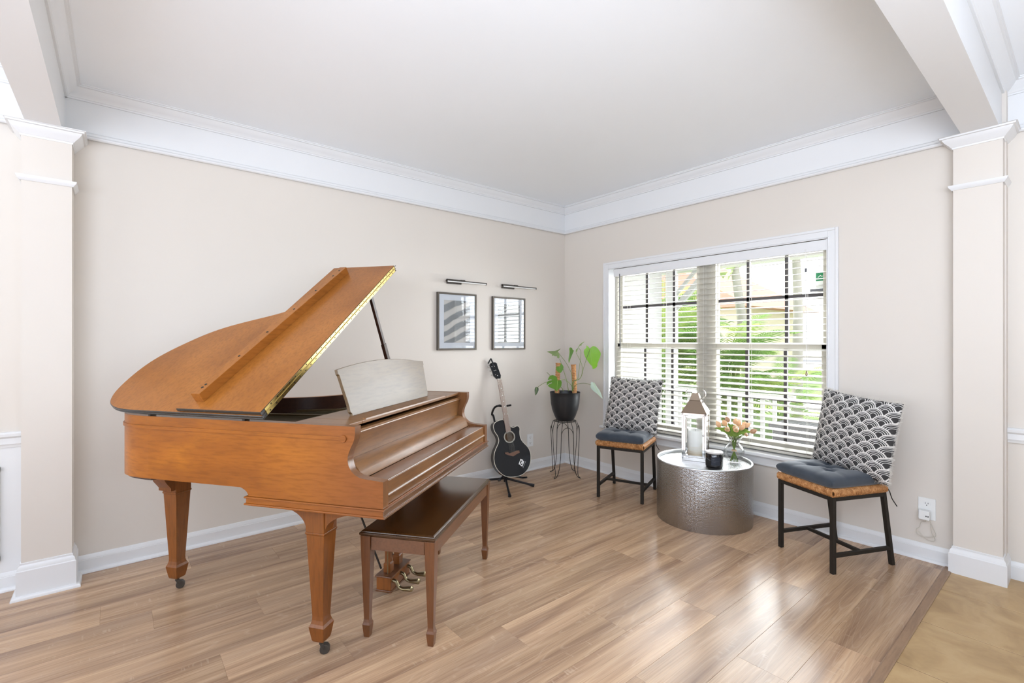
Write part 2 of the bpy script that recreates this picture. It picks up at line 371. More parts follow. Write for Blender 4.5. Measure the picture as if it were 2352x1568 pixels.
S(runx(crown, -.006, -1, -3.92, 0), 'trim_5', M['white'], smooth=35)
S(runy(crown, -.006, -1, -3.137, 0), 'trim_6', M['white'], smooth=35)
S(runy(crown, -3.920, 1, -3.137, 0), 'trim_7', M['white'], smooth=35)
S(runy(crown, .069, -1, -8.2, -3.283), 'trim_8', M['white'], smooth=35)
S(MB().prism([(-3.283-o, z) for o, z in crown], 'x', -9, .07), 'trim_9', M['white'], smooth=35)
S(runx(crown, -.006, -1, -9, -4.055), 'trim_10', M['white'], smooth=35)
S(runx(rail, -.006, -1, -3.88, 0), 'trim_11', M['white'], smooth=35)
S(runy(rail, -.006, -1, -3.10, 0), 'trim_12', M['white'], smooth=35)
S(runy(rail, .069, -1, -8.2, -3.30), 'trim_13', M['white'], smooth=35)
S(runx(rail, -.006, -1, -9, -4.07), 'trim_14', M['white'], smooth=35)
def baseb(name, mb1, mb2):
    o = S(mb1, name, M['white'], smooth=35); mb2.build('shoe_moulding', M['white'], o, smooth=35)
baseb('baseboard_back', runx(base, 0, -1, -3.88, 0), runx(shoe, -.014, -1, -3.86, 0))
baseb('baseboard_right', runy(base, 0, -1, -3.10, 0), runy(shoe, -.014, -1, -3.072, 0))
baseb('baseboard_left', runx(base, 0, -1, -9, -4.07), runx(shoe, -.014, -1, -9, -4.07))
S(runy([(o*.9, z*1.0) for o, z in base], .075, -1, -8.2, -3.30), 'baseboard_entry', M['white'], smooth=35)
# wainscot of the room on the left
chair = [(0, .742), (.010, .742), (.012, .752), (.018, .760), (.018, .790), (.028, .800), (.030, .814), (.022, .822), (0, .822)]
S(MB().box(-9, -4.07, -.005, 0, .09, .745), 'trim_15', M['white'])
S(runx(chair, 0, -1, -9, -4.07), 'trim_16', M['white'], smooth=35)
fr = MB()
for a, b in ((-5.05, -4.165), (-6.05, -5.15), (-7.05, -6.15)):
    for (x0, x1, q0, q1) in ((a, b, .62, .645), (a, b, .16, .185), (a, a+.025, .16, .645), (b-.025, b, .16, .645)):
        fr.box(x0, x1, -.017, -.005, q0, q1)
S(fr, 'trim_17', M['white'])
S(runy(chair, .075, -1, -8.2, -3.30), 'trim_18', M['white'], smooth=35)
# wall columns
def ring(x0, x1, y0, y1, prof):
    return MB().loft([[(x0-o, y0-o, z), (x1+o, y0-o, z), (x1+o, y1+o, z), (x0-o, y1+o, z)] for o, z in prof])
def column(name, x0, x1, y0, y1, ztop, zc, zb, zn, shoe_on, label):
    c = S(MB().box(x0, x1, y0, y1, 0, ztop), name, M['wall'])
    cap = [(-.002, zc), (.004, zc), (.006, zc+.008), (.011, zc+.011), (.014, zc+.016), (.030, zc+.032), (.040, zc+.046), (.042, zc+.052), (.051, zc+.054), (.052, zc+.062), (.057, zc+.064), (.058, ztop+.0008), (-.002, ztop+.0008)]
    ring(x0, x1, y0, y1, cap).build('capital', M['white'], c, smooth=35)
    nk = [(-.002, zn), (.006, zn), (.010, zn+.006), (.018, zn+.016), (.020, zn+.026), (-.002, zn+.028)]
    ring(x0, x1, y0, y1, nk).build('necking', M['white'], c, smooth=35)
    bs = [(-.002, 0), (.018, 0), (.018, zb-.040), (.014, zb-.036), (.012, zb-.022), (.005, zb-.012), (.005, zb-.003), (-.002, zb)]
    b = ring(x0, x1, y0, y1, bs).build('column_base', M['white'], c, smooth=30)
    if shoe_on:
        ring(x0, x1, y0, y1, [(.017, 0), (.036, 0), (.036, .008), (.031, .016), (.017, .019)]).build('shoe_moulding', M['white'], b, smooth=35)
    return c
column('column_left', -4.072, -3.883, -.166, -.0005, 2.399, 2.333, .178, 2.108, True, '')
column('column_right', -.080, .0745, -3.294, -3.098, 2.431, 2.368, .150, 2.137, False, '')

# ------------------------------------------------------------------ window
win = MB()
cas = [(0, 0), (.060, 0), (.060, -.012), (.052, -.018), (.040, -.016), (.012, -.014), (.006, -.018), (0, -.018)]
# casing: outer edge offset measured from the opening
def casing():
    mb = MB()
    for (o0, o1, d) in ((0, .060, .014), (.044, .062, .020), (0, .008, .018)):
        mb.box(-d, 0, yl+o0, yl+o1, z0, z1+o1); mb.box(-d, 0, yr-o1, yr-o0, z0, z1+o1); mb.box(-d, 0, yr-o0, yl+o0, z1+o0, z1+o1)
    return mb
W1 = S(casing(), 'window_1', M['white'], bevel=.003)
MB().box(-.017, .165, yl-.006, yl-.0005, z0, z1).box(-.017, .165, yr+.0005, yr+.006, z0, z1).box(-.017, .165, yr, yl, z1-.006, z1-.0005).build('window_jamb', M['white'], W1)
MB().prism([(.13, .468), (-.045, .468), (-.050, .463), (-.050, .446), (-.045, .441), (.13, .441)], 'y', yr-.085, yl+.085).build('window_sill', M['white'], W1, bevel=.002)
MB().prism([(0, .441), (-.020, .441), (-.016, .425), (-.014, .39), (-.018, .384), (-.018, .376), (0, .376)], 'y', yr-.062, yl+.062).build('window_apron', M['white'], W1)
mull0, mull1 = -1.600, -1.493
MB().box(.085, .155, mull0, mull1, .463, 1.988).build('window_mullion', M['vinyl'], W1, bevel=.003)
fr = MB()
for a, b in ((yr+.004, mull0), (mull1, yl-.004)):
    fr.box(.085, .155, a, a+.03, .463, 1.985).box(.085, .155, b-.03, b, .463, 1.985).box(.085, .155, a, b, 1.955, 1.986).box(.085, .155, a, b, .463, .495)
fr.build('window_frame', M['vinyl'], W1)
def sash(xc, a, b, q0, q1, cols, rows, rail_top, rail_bot):
    s = MB().box(xc-.014, xc+.014, a, a+.035, q0, q1).box(xc-.014, xc+.014, b-.035, b, q0, q1).box(xc-.014, xc+.014, a, b, q0, q0+rail_bot).box(xc-.014, xc+.014, a, b, q1-rail_top, q1).build('sash', M['vinyl'], W1, bevel=.002)
    for cy in cols: MB().box(xc-.009, xc+.009, cy-.012, cy+.012, q0+rail_bot, q1-rail_top).build('muntin', M['muntin'], s)
    for cz in rows: MB().box(xc-.009, xc+.009, a+.035, b-.035, cz-.012, cz+.012).build('muntin', M['muntin'], s)
    MB().box(xc-.002, xc+.002, a+.03, b-.03, q0+rail_bot-.005, q1-rail_top+.005).build('pane', M['pane'], s)
for a, b, cols in ((yr+.034, mull0, (-1.874, -2.154)), (mull1, yl-.034, (-.942, -1.225))):
    sash(.133, a, b, 1.222, 1.955, cols, (1.620,), .03, .03)
    sash(.103, a, b, .495, 1.272, [c-.003 for c in cols], (.862,), .035, .045)
# stickers on the glass
def stick(name, x, a, b, q0, q1, mat, label, cat, parts=()):
    o = MB().box(x-.0012, x-.0002, a, b, q0, q1).build(name, mat); tag(o, label, cat)
    for (pn, pa, pb, p0, p1, pm_) in parts: MB().box(x-.0018, x-.0011, pa, pb, p0, p1).build(pn, pm_, o)
    return o
M['signgreen'] = flat('sign_green', (.02, .22, .09), .5); M['signwhite'] = flat('sign_white', (.75, .78, .74), .5); M['signgrey'] = flat('sign_grey', (.13, .13, .14), .5)
gs = stick('window_sticker', .1305, -2.411, -2.345, 1.665, 1.775, M['signwhite'], 'green and white sticker high on the right window pane', 'sticker',
      [('green_band', -2.411, -2.345, 1.718, 1.775, M['signgreen'])])
MB().beam((.1287, -2.358, 1.743), (.1287, -2.374, 1.757), .0006, .004).beam((.1287, -2.374, 1.757), (.1287, -2.381, 1.748), .0006, .004).beam((.1287, -2.381, 1.748), (.1287, -2.396, 1.754), .0006, .004).build('emblem', M['signwhite'], gs)
stick('window_label', .1270, -2.418, -2.309, 1.640, 1.664, M['signgrey'], 'dark grey label strip on the glass below the green sticker', 'sticker')
# blind
BL = empty('window_blind', (.045, -1.56, 1.98), 0, 'white horizontal slatted blind hanging across the whole window', 'blind')
def rel(mb): mb.v = [(x-.045, y+1.56, z-1.98) for x, y, z in mb.v]; return mb
rel(MB().box(-.012, .006, -2.456, -.662, 1.908, 1.980)).build('valance', M['white'], BL, bevel=.003)
rel(MB().box(.018, .075, -2.452, -.666, 1.935, 1.978)).build('headrail', M['white'], BL)
rel(MB().tube([(.0, -2.458, 1.986), (.0, -.66, 1.986)], .004, 8)).build('hanger_rod', M['oldbrass'], BL)
sl = MB(); tl = math.radians(11); hw = .025
cs = []
for i in range(5):
    t = -1+i*.5; cs.append((t*hw, .0022*(1-t*t)))
up = [(x, z+.0014) for x, z in cs]; dn = [(x, z-.0014) for x, z in cs][::-1]
poly = [(x*math.cos(tl)-z*math.sin(tl), x*math.sin(tl)+z*math.cos(tl)) for x, z in up+dn]
slat_me = MB().prism(poly, 'y', -.897, .897).build('slat', M['slat'], mesh_only=True, smooth=30)
NS = 32
for i in range(NS):
    inst('slat', slat_me, BL, (0, 0, 1.903-.04495*i-1.98))
rel(MB().box(.022, .070, -2.457, -.663, .478, .497)).build('bottom_rail', M['slat'], BL, bevel=.003)
for yy in (-.80, -1.19, -1.56, -1.93, -2.32):
    rel(MB().tube([(.0205, yy, 1.94), (.0205, yy, .49)], .0010, 5).tube([(.0705, yy+.006, 1.94), (.0705, yy+.006, .49)], .0010, 5)).build('ladder_cord', M['cord'], BL)
rel(MB().tube([(-.016, -.735, 1.93), (-.016, -.742, 1.22)], .0042, 8)).build('tilt_wand', M['signgrey'], BL, smooth=True)
rel(MB().tube([(-.016, -2.325, 1.93), (-.016, -2.335, 1.09)], .0012, 5).tube([(-.016, -2.331, 1.93), (-.016, -2.335, 1.09)], .0012, 5)).build('pull_cord', M['cord'], BL)
rel(MB().lathe([(.001, .035), (.004, .03), (.008, .008), (.007, 0), (.001, -.003)], (-.016, -2.335, 1.055), 12)).build('pull_tassel', M['oldbrass'], BL, smooth=True)
rel(MB().box(-.02, -.012, -2.337, -2.325, 1.772, 1.797)).build('cord_stop', M['signgrey'], BL)

# ------------------------------------------------------------------ outdoors
S(MB().box(.16, 90, -60, 60, -.42, -.32), 'ground', flat('concrete_drive', (.62, .60, .56), .8))
S(MB().box(10, 26, -60, 60, -.32, -.29).box(3.0, 7.5, -.4, 9, -.32, -.30), 'lawn', leafmat('grass', (.26, .38, .14), (.36, .48, .20), .8))
S(MB().box(33, 40, -60, 60, -.32, -.30), 'road', flat('asphalt', (.16, .16, .17), .9))
S(MB().box(.16, 2.15, -7, .25, -.32, -.05), 'porch_deck', flat('porch_concrete', (.58, .57, .54), .8))
S(MB().box(.235, 2.15, -7, .25, 2.45, 2.55).box(1.92, 2.10, -7, .25, 2.19, 2.45), 'porch_roof', M['white'])
S(MB().box(.16, 1.9, .06, .22, -.05, 2.45), 'porch_side_wall', M['white'])
S(MB().box(-9.3, 2.4, -8.6, .5, 2.96, 3.05), 'roof', M['white'])
def post(x, y, label):
    p = MB().box(x-.06, x+.06, y-.06, y+.06, -.05, 2.19).build('porch_post', M['white'], bevel=.005); tag(p, label, 'post')
    b = MB()
    b.beam((x, y-.06, 1.72), (x, y-.52, 2.19), .05, .07).beam((x, y-.06, 1.90), (x, y-.34, 2.19), .04, .04); b.build('bracket', flat('grey_bracket', (.55, .56, .55), .6), p)
post(2.01, -.02, 'white porch post with an angled bracket outside the window')
RL = empty('porch_railing', (2.0, -.08, -.05), 0, 'white porch railing with thin balusters outside the window', 'railing')
MB().box(-.03, .03, -1.45, 0, .70, .74).build('top_rail', M['white'], RL)
MB().box(-.02, .02, -1.45, 0, .10, .14).build('bottom_rail', M['white'], RL)
bme = MB().box(-.018, .018, -.018, .018, .14, .70).build('baluster', M['white'], mesh_only=True)
for i in range(11): inst('baluster', bme, RL, (0, -.07-.13*i, 0))
PB = empty('patio_bench', (1.25, -2.08, -.05), 0, 'low dark slatted bench on the porch outside the right window', 'bench')
for i in range(5): MB().box(-.2+.09*i-.038, -.2+.09*i+.038, -.32, .42, .54, .57).build('bench_slat', M['signgrey'], PB)
MB().box(-.2, .2, -.30, .40, .26, .538).build('storage_box', M['signgrey'], PB, bevel=.006)
for a, b in ((-.18, -.28), (-.18, .38), (.18, -.28), (.18, .38)): MB().box(a-.025, a+.025, b-.025, b+.025, 0, .26).build('leg', M['signgrey'], PB)
def frond_mesh(mat, L=1.5, droop=.55):
    mb = MB(); n = 26; path = []
    for i in range(n+1):
        t = i/n; path.append(Vector((L*t*.78, 0, L*(.62*t-droop*t*t*1.05))))
    mb.tube(path, [.010*(1-.8*i/n) for i in range(n+1)], 5)
    for i in range(4, n+1):
        t = i/n; ll = .42*math.sin(PI*(.12+.80*t))+.08; p = path[i]; d = (path[min(i+1, n)]-path[i-1]).normalized()
        for s in (-1, 1):
            side = Vector((.62, s*.78, -.12)).normalized(); tip = p+side*ll+Vector((0, 0, -.16*ll)); mid = p+side*ll*.5+Vector((0, 0, .02)); w_ = d*.017
            mb.add([p-w_*.6, p+w_*.6, mid+w_, tip, mid-w_], [(0, 1, 2, 4), (4, 2, 3)])
    return mb.build('frond', mat, mesh_only=True)
M['palm1'] = leafmat('palm_green', (.14, .27, .06), (.24, .40, .10), .5); M['palm2'] = leafmat('palm_yellow_green', (.36, .47, .12), (.54, .62, .22), .5)
M['bark'] = flat('grey_bark', (.42, .39, .35), .9)
fm1, fm2 = frond_mesh(M['palm1']), frond_mesh(M['palm2'])
def palm(x, y, h, n, sc_, label, spread=1.0, seed=0, low=False):
    rnd = random.Random(seed); P = empty('palm_shrub', (x, y, -.30), 0, label, 'palm', 'garden palms outside the window')
    st = MB()
    for k in range(5):
        a = rnd.uniform(0, 2*PI); st.tube([(0.1*math.cos(a), .1*math.sin(a), 0), (.22*math.cos(a)*spread, .22*math.sin(a)*spread, h)], [.04, .025], 8)
    st.build('stem', M['stem'], P, smooth=True)
    for i in range(n):
        a = 2*PI*i/n*2.4+rnd.uniform(-.3, .3); zz = rnd.uniform(.15 if low else .6, 1.0)*h
        inst('frond', fm1 if rnd.random() < .6 else fm2, P, (.15*math.cos(a), .15*math.sin(a), zz), (0, rnd.uniform(-.75, -.05), a), (sc_*rnd.uniform(.8, 1.15),)*3)
palm(3.6, 1.15, 1.7, 60, .85, 'dense palm clump beyond the porch post', seed=1, low=True)
palm(3.9, .20, 1.4, 54, .80, 'yellow green palm clump right of the window mullion', seed=2, low=True)
palm(5.0, 2.3, 2.2, 56, 1.05, 'tall palm clump farthest left beyond the porch', seed=3, low=True)
palm(5.4, -.1, .9, 18, .62, 'low palm clump beside the driveway', seed=4, low=True)
def tree(x, y, h, r, lean, label, crown_mat, n=900, seed=0):
    rnd = random.Random(seed); T = empty('garden_tree', (x, y, -.30), 0, label, 'tree', 'trees beyond the garden')
    MB().tube([(0, 0, 0), (lean*.5, 0, h*.5), (lean, .1, h)], [.11, .09, .06], 10).build('trunk', M['bark'], T, smooth=True)
    c = MB()
    for i in range(n):
        p = Vector((rnd.gauss(0, 1), rnd.gauss(0, 1), rnd.gauss(0, .7))).normalized()*r*rnd.uniform(.5, 1)+Vector((lean, .1, h)); a = Vector((rnd.uniform(-1,1), rnd.uniform(-1,1), rnd.uniform(-1,1))).normalized()*.16; b = Vector((rnd.uniform(-1,1), rnd.uniform(-1,1), rnd.uniform(-1,1))).normalized()*.12
        c.add([p-a-b, p+a-b*.3, p+a*.4+b], [(0, 1, 2)])
    c.build('crown', crown_mat, T, kind='stuff')
M['treeleaf'] = leafmat('tree_leaf', (.30, .40, .14), (.50, .58, .30), .6)
tree(6.5, .95, 4.4, 1.5, -.9, 'leaning grey trunk tree behind the palms', M['treeleaf'], 500, 1)
tree(7.0, .25, 4.6, 1.4, .1, 'straight grey trunk tree by the driveway', M['treeleaf'], 500, 2)
for k, (x, y, h, r) in enumerate(((24, 2.0, 2.6, 3.0), (26, -4.5, 3.0, 3.2), (25, -1.0, 2.2, 2.4))):
    tree(x, y, h, r, .2, ['broad pale tree across the lawn, leftmost of three', 'broad pale tree across the lawn, rightmost of three', 'lower pale tree across the lawn, middle of three'][k], M['treeleaf'], 1500, 5+k)
H = empty('neighbour_house', (15, 8.3, -.32), 0, 'neighbour house with red tiled roof behind the palms', 'house')
MB().box(0, 6, -3.2, 6, 0, 3.0).build('wall', flat('house_wall', (.72, .62, .52), .8), H)
MB().prism([(-3.8, 2.9), (6.6, 2.9), (1.4, 5.8)], 'x', -.5, 6.5).build('roof', flat('red_roof_tile', (.55, .26, .20), .8), H)
MB().box(-.04, .02, -2.2, -1.2, .9, 2.1).build('window', M['signgrey'], H)
# ------------------------------------------------------------------ measured outlines
g_body = [[-0.0352,0.484],[-0.0743,0.4798],[-0.1048,0.4691],[-0.1237,0.4539],[-0.1321,0.4353],[-0.1326,0.4135],[-0.1234,0.3802],[-0.1025,0.3461],[-0.0929,0.3182],[-0.0916,0.2965],[-0.1013,0.2702],[-0.1195,0.2394],[-0.138,0.2035],[-0.1487,0.1618],[-0.149,0.1193],[-0.1378,0.0759],[-0.1148,0.0367],[-0.0824,0.0044],[-0.049,-0.0164],[-0.0088,-0.027],[0.0384,-0.0298],[0.0866,-0.0251],[0.1302,-0.0092],[0.1697,0.0246],[0.1973,0.0707],[0.2092,0.1188],[0.2102,0.1626],[0.1985,0.2021],[0.1768,0.2342],[0.1489,0.264],[0.1273,0.296],[0.1193,0.3297],[0.1202,0.3685],[0.1234,0.3905],[0.116,0.4104],[0.1014,0.4187],[0.0829,0.4166],[0.0578,0.4072],[0.0373,0.4157],[0.0265,0.4303]]
g_hole = [0.0147,0.3254]
g_holeR = [[-0.0375,0.3293],[0.0638,0.3217],[0.0184,0.369],[0.0113,0.2841]]
g_bridge = [[-0.0428,0.191],[-0.0393,0.1761],[-0.0105,0.1655],[0.036,0.1506],[0.0736,0.169],[0.0997,0.1776],[0.0972,0.1969],[0.07,0.1976],[0.027,0.1866],[0.0026,0.1795],[-0.0143,0.1918]]
g_fb = [[-0.0178,0.3672],[0.0279,0.375],[-0.0245,0.8566],[-0.0662,0.8579]]
g_head = [[-0.0684,0.858],[-0.0968,0.8878],[-0.1068,0.9296],[-0.1283,0.9925],[-0.1162,1.009],[-0.0916,1.0148],[-0.0696,1.0144],[-0.055,1.0036],[-0.0542,0.9847],[-0.0437,0.9489],[-0.0259,0.8941],[-0.0307,0.861]]
g_pegs = [[-0.1405,0.9752],[-0.1229,0.9362],[-0.1126,0.8978],[-0.0525,0.9784],[-0.0422,0.9405],[-0.0284,0.89]]
g_capo = [[-0.1131,1.0508],[-0.124,1.0216],[-0.145,1.0032],[-0.0968,1.0044]]
g_logo = [[0.0801,0.071],[0.1057,0.1227],[0.1416,0.1031],[0.1188,0.0522],[0.155,0.0965],[0.1225,0.04]]
g_yoke = [[-0.101,0.4798],[-0.1079,0.5215],[-0.1085,0.5602],[-0.0924,0.5926],[-0.0639,0.6134],[-0.0397,0.6166],[0.0021,0.6111],[0.0569,0.6117]]
g_base = [[-0.1151,-0.0421],[0.2163,-0.1284],[-0.1777,-0.1082],[-0.1763,-0.0512],[0.1273,-0.0411],[-0.0396,-0.0449]]
g_dots = [[-0.035,0.7679],[-0.0276,0.7059],[-0.0211,0.6504],[-0.0151,0.5991],[-0.0203,0.5344],[0.0046,0.533]]
g_frame = [[-0.97,-0.27,0.1],[0.9546,-0.2979,0.0],[0.0619,0.1985,0.9781],[-0.2913,-0.9338,0.2079]]
leaves = {"heart_big":[[0.1043,-0.2239,1.2215],[0.118,-0.2351,1.2372],[0.1301,-0.2451,1.2439],[0.1482,-0.2601,1.2372],[0.1664,-0.275,1.2156],[0.18,-0.2863,1.1882],[0.184,-0.2895,1.1685],[0.1785,-0.285,1.1372],[0.1679,-0.2763,1.1018],[0.1604,-0.27,1.0783],[0.1573,-0.2675,1.0548],[0.1452,-0.2576,1.0371],[0.124,-0.2401,1.0292],[0.1225,-0.2389,1.0489],[0.1058,-0.2251,1.0744],[0.0877,-0.2102,1.1058],[0.0756,-0.2002,1.1313],[0.065,-0.1915,1.1607],[0.0598,-0.1872,1.1882],[0.065,-0.1915,1.2117],[0.0786,-0.2027,1.2274],[0.0786,-0.2027,1.2509],[0.0937,-0.2152,1.2372]],"split":[[-0.2013,-0.1017,0.9278],[-0.2072,-0.0968,0.9604],[-0.222,-0.0846,0.9738],[-0.2398,-0.07,0.9788],[-0.2576,-0.0553,0.97],[-0.2679,-0.0468,0.9489],[-0.2709,-0.0443,0.9316],[-0.2546,-0.0578,0.9393],[-0.2428,-0.0675,0.9374],[-0.2443,-0.0663,0.9305],[-0.2605,-0.0529,0.9278],[-0.2739,-0.0419,0.9182],[-0.2783,-0.0382,0.9029],[-0.2777,-0.0387,0.8856],[-0.2605,-0.0529,0.9029],[-0.2428,-0.0675,0.9105],[-0.2413,-0.0687,0.9048],[-0.2576,-0.0553,0.8971],[-0.2724,-0.0431,0.8818],[-0.2605,-0.0529,0.8683],[-0.2428,-0.0675,0.8568],[-0.225,-0.0822,0.8491],[-0.2132,-0.0919,0.8338],[-0.2072,-0.0968,0.828],[-0.2013,-0.1017,0.8415],[-0.1865,-0.1139,0.8568],[-0.1747,-0.1236,0.8798],[-0.1723,-0.1256,0.9105],[-0.1761,-0.1224,0.9278],[-0.1865,-0.1139,0.9355]],"small_pole":[[-0.1347,-0.0788,1.0822],[-0.1257,-0.0862,1.0725],[-0.1167,-0.0936,1.053],[-0.1197,-0.0911,1.0258],[-0.1317,-0.0812,1.0025],[-0.1407,-0.0738,0.9927],[-0.1528,-0.0639,1.0005],[-0.1633,-0.0553,1.0103],[-0.1693,-0.0503,1.0297],[-0.1678,-0.0516,1.0491],[-0.1588,-0.059,1.055],[-0.1437,-0.0714,1.0569],[-0.1377,-0.0763,1.0725]],"tiny":[[-0.2953,0.0794,0.8566],[-0.2983,0.0819,0.8625],[-0.3059,0.0881,0.8566],[-0.311,0.0923,0.8371],[-0.3104,0.0918,0.8175],[-0.3059,0.0881,0.7824],[-0.2923,0.0769,0.8019],[-0.2833,0.0695,0.8254],[-0.2824,0.0687,0.8449],[-0.2863,0.072,0.8605],[-0.2908,0.0757,0.8586]],"ragged":[[-0.1538,0.0924,1.1922],[-0.1291,0.0721,1.195],[-0.1045,0.0518,1.1962],[-0.0937,0.0429,1.1962],[-0.0737,0.0264,1.2061],[-0.0505,0.0073,1.2201],[-0.0721,0.0251,1.1902],[-0.0675,0.0213,1.1742],[-0.0598,0.0149,1.1582],[-0.0598,0.0149,1.1303],[-0.0675,0.0213,1.1243],[-0.0767,0.0289,1.1303],[-0.0783,0.0302,1.1462],[-0.0952,0.0441,1.1462],[-0.1045,0.0518,1.1542],[-0.1122,0.0581,1.1462],[-0.1153,0.0606,1.1642],[-0.1291,0.0721,1.1742],[-0.1415,0.0822,1.1822]],"folded":[[-0.0116,-0.0896,1.2309],[-0.0024,-0.0971,1.223],[0.0022,-0.1009,1.2072],[0.0098,-0.1071,1.1993],[-0.0024,-0.0971,1.1598],[-0.0146,-0.0871,1.1242],[-0.0253,-0.0783,1.0827],[-0.0298,-0.0745,1.1084],[-0.0253,-0.0783,1.1479],[-0.0222,-0.0808,1.1874],[-0.0244,-0.079,1.219],[-0.0192,-0.0833,1.2301]],"top":[[0.1221,-0.1349,1.288],[0.1236,-0.1361,1.282],[0.1051,-0.1209,1.2621],[0.102,-0.1184,1.2441],[0.0928,-0.1107,1.2501],[0.0805,-0.1006,1.2261],[0.0743,-0.0955,1.2061],[0.0666,-0.0892,1.1862],[0.0595,-0.0833,1.1882],[0.062,-0.0853,1.2101],[0.0743,-0.0955,1.2221],[0.0897,-0.1082,1.2581],[0.1051,-0.1209,1.274]],"silver":[[0.1409,-0.2151,0.907],[0.1531,-0.2252,0.8951],[0.1592,-0.2302,0.8991],[0.1775,-0.2453,0.8635],[0.2019,-0.2654,0.8161],[0.2171,-0.2779,0.7608],[0.2186,-0.2792,0.745],[0.2019,-0.2654,0.7648],[0.1836,-0.2503,0.7885],[0.1592,-0.2302,0.8122],[0.1409,-0.2151,0.8359],[0.1333,-0.2089,0.8556],[0.1339,-0.2094,0.8912]]}
stems = [[[0.1043,-0.2239,1.2156],[0.0861,-0.1959,1.1211],[0.0694,-0.1692,1.0182],[0.0708,-0.1574,0.982],[0.066,-0.1405,0.9417],[0.0521,-0.116,0.9211],[0.0288,-0.0839,0.9044],[0.0331,-0.0745,0.8677],[0.0342,-0.0625,0.8148]],[[0.0398,-0.106,1.183],[0.0659,-0.13,1.1156],[0.0797,-0.144,1.0681],[0.0828,-0.1491,1.0088],[0.0706,-0.1417,0.9495],[0.0477,-0.1254,0.9219]],[[0.0835,-0.1031,1.2221],[0.099,-0.1158,1.1942],[0.0959,-0.1133,1.1223],[0.0835,-0.1031,1.0065],[0.0743,-0.0955,0.9306],[0.0466,-0.0726,0.9067],[0.0373,-0.065,0.8148]],[[-0.069,0.0226,1.1822],[-0.0122,-0.0191,1.0902],[0.0185,-0.0392,1.026],[0.0368,-0.0491,0.9777],[0.0444,-0.0501,0.9053],[0.0489,-0.0487,0.8127]],[[-0.0582,0.0137,1.1223],[-0.0305,-0.0092,1.0145],[-0.0058,-0.0295,0.9067],[0.0065,-0.0396,0.8148]],[[-0.1895,-0.1114,0.9316],[-0.1215,-0.1091,0.9337],[-0.0589,-0.1024,0.9065],[-0.0018,-0.0911,0.863],[0.0358,-0.0638,0.8108]],[[0.1363,-0.2114,0.8754],[0.1015,-0.1665,0.8901],[0.065,-0.1202,0.885],[0.0435,-0.0863,0.8599],[0.0342,-0.0625,0.8108]],[[-0.2923,0.0769,0.8566],[-0.2334,0.0543,0.8939],[-0.1892,0.0438,0.9039],[-0.1295,0.0206,0.8982],[-0.0633,-0.0081,0.8527],[-0.0305,-0.0092,0.8108]],[[-0.223,0.0198,0.9992],[-0.1988,-0.0001,0.9679],[-0.1747,-0.0199,0.923]]]
poles = [[[-0.04,0.0505,1.0805],[-0.0509,0.0594,0.7743]],[[0.0729,-0.0425,1.0644],[0.0822,-0.0502,0.7743]]]
tulips = [[[-0.1155,0.0458,0.2674],[-0.1397,0.0657,0.3218]],[[-0.0637,0.029,0.2722],[-0.0799,0.0423,0.3164]],[[-0.0113,0.0377,0.2906],[-0.0228,0.0471,0.3331]],[[-0.1538,-0.0264,0.2656],[-0.1569,-0.0238,0.2758]],[[0.0248,0.0079,0.2778],[0.0346,-0.0002,0.3225]],[[0.0645,0.0012,0.2572],[0.0711,-0.0043,0.3086]],[[-0.0515,-0.0329,0.2669],[-0.0499,-0.0342,0.296]],[[-0.1264,-0.0748,0.2652],[-0.128,-0.0735,0.2713]],[[-0.0158,-0.0493,0.2484],[0.0099,-0.0705,0.2901]],[[0.0806,-0.038,0.2566],[0.1151,-0.0664,0.2863]],[[0.0726,-0.0833,0.226],[0.1116,-0.1154,0.2428]],[[-0.0108,-0.0923,0.2209],[0.0131,-0.112,0.2292]],[[0.1127,-0.0127,0.2493],[0.1276,-0.025,0.2902]]]
tulip_leaves = [[[-0.1103,-0.0362,0.2126],[-0.2055,0.0421,0.2701]],[[-0.051,-0.0074,0.2005],[-0.1026,0.0351,0.2632]],[[0.0182,0.0133,0.1885],[-0.013,0.039,0.2821]],[[-0.0775,-0.0244,0.2065],[-0.1127,0.0045,0.2231]],[[-0.005,-0.0064,0.1903],[0.0047,-0.0144,0.2156]],[[-0.1008,-0.0441,0.2085],[-0.0945,-0.0493,0.229]],[[-0.0284,-0.026,0.2005],[0.0168,-0.0632,0.2507]],[[0.0346,-0.0002,0.1928],[0.12,-0.0705,0.2183]],[[-0.0583,-0.0402,0.2024],[-0.0007,-0.0877,0.2231]],[[-0.0083,-0.0037,0.1987],[-0.0213,0.007,0.2831]],[[-0.0913,-0.0519,0.2167],[-0.0755,-0.065,0.2577]],[[-0.0478,-0.01,0.2047],[-0.1123,0.0431,0.2465]],[[0.0346,-0.0002,0.1885],[0.1003,-0.0543,0.2353]],[[-0.0743,-0.0271,0.2107],[-0.0935,-0.0113,0.2729]]]
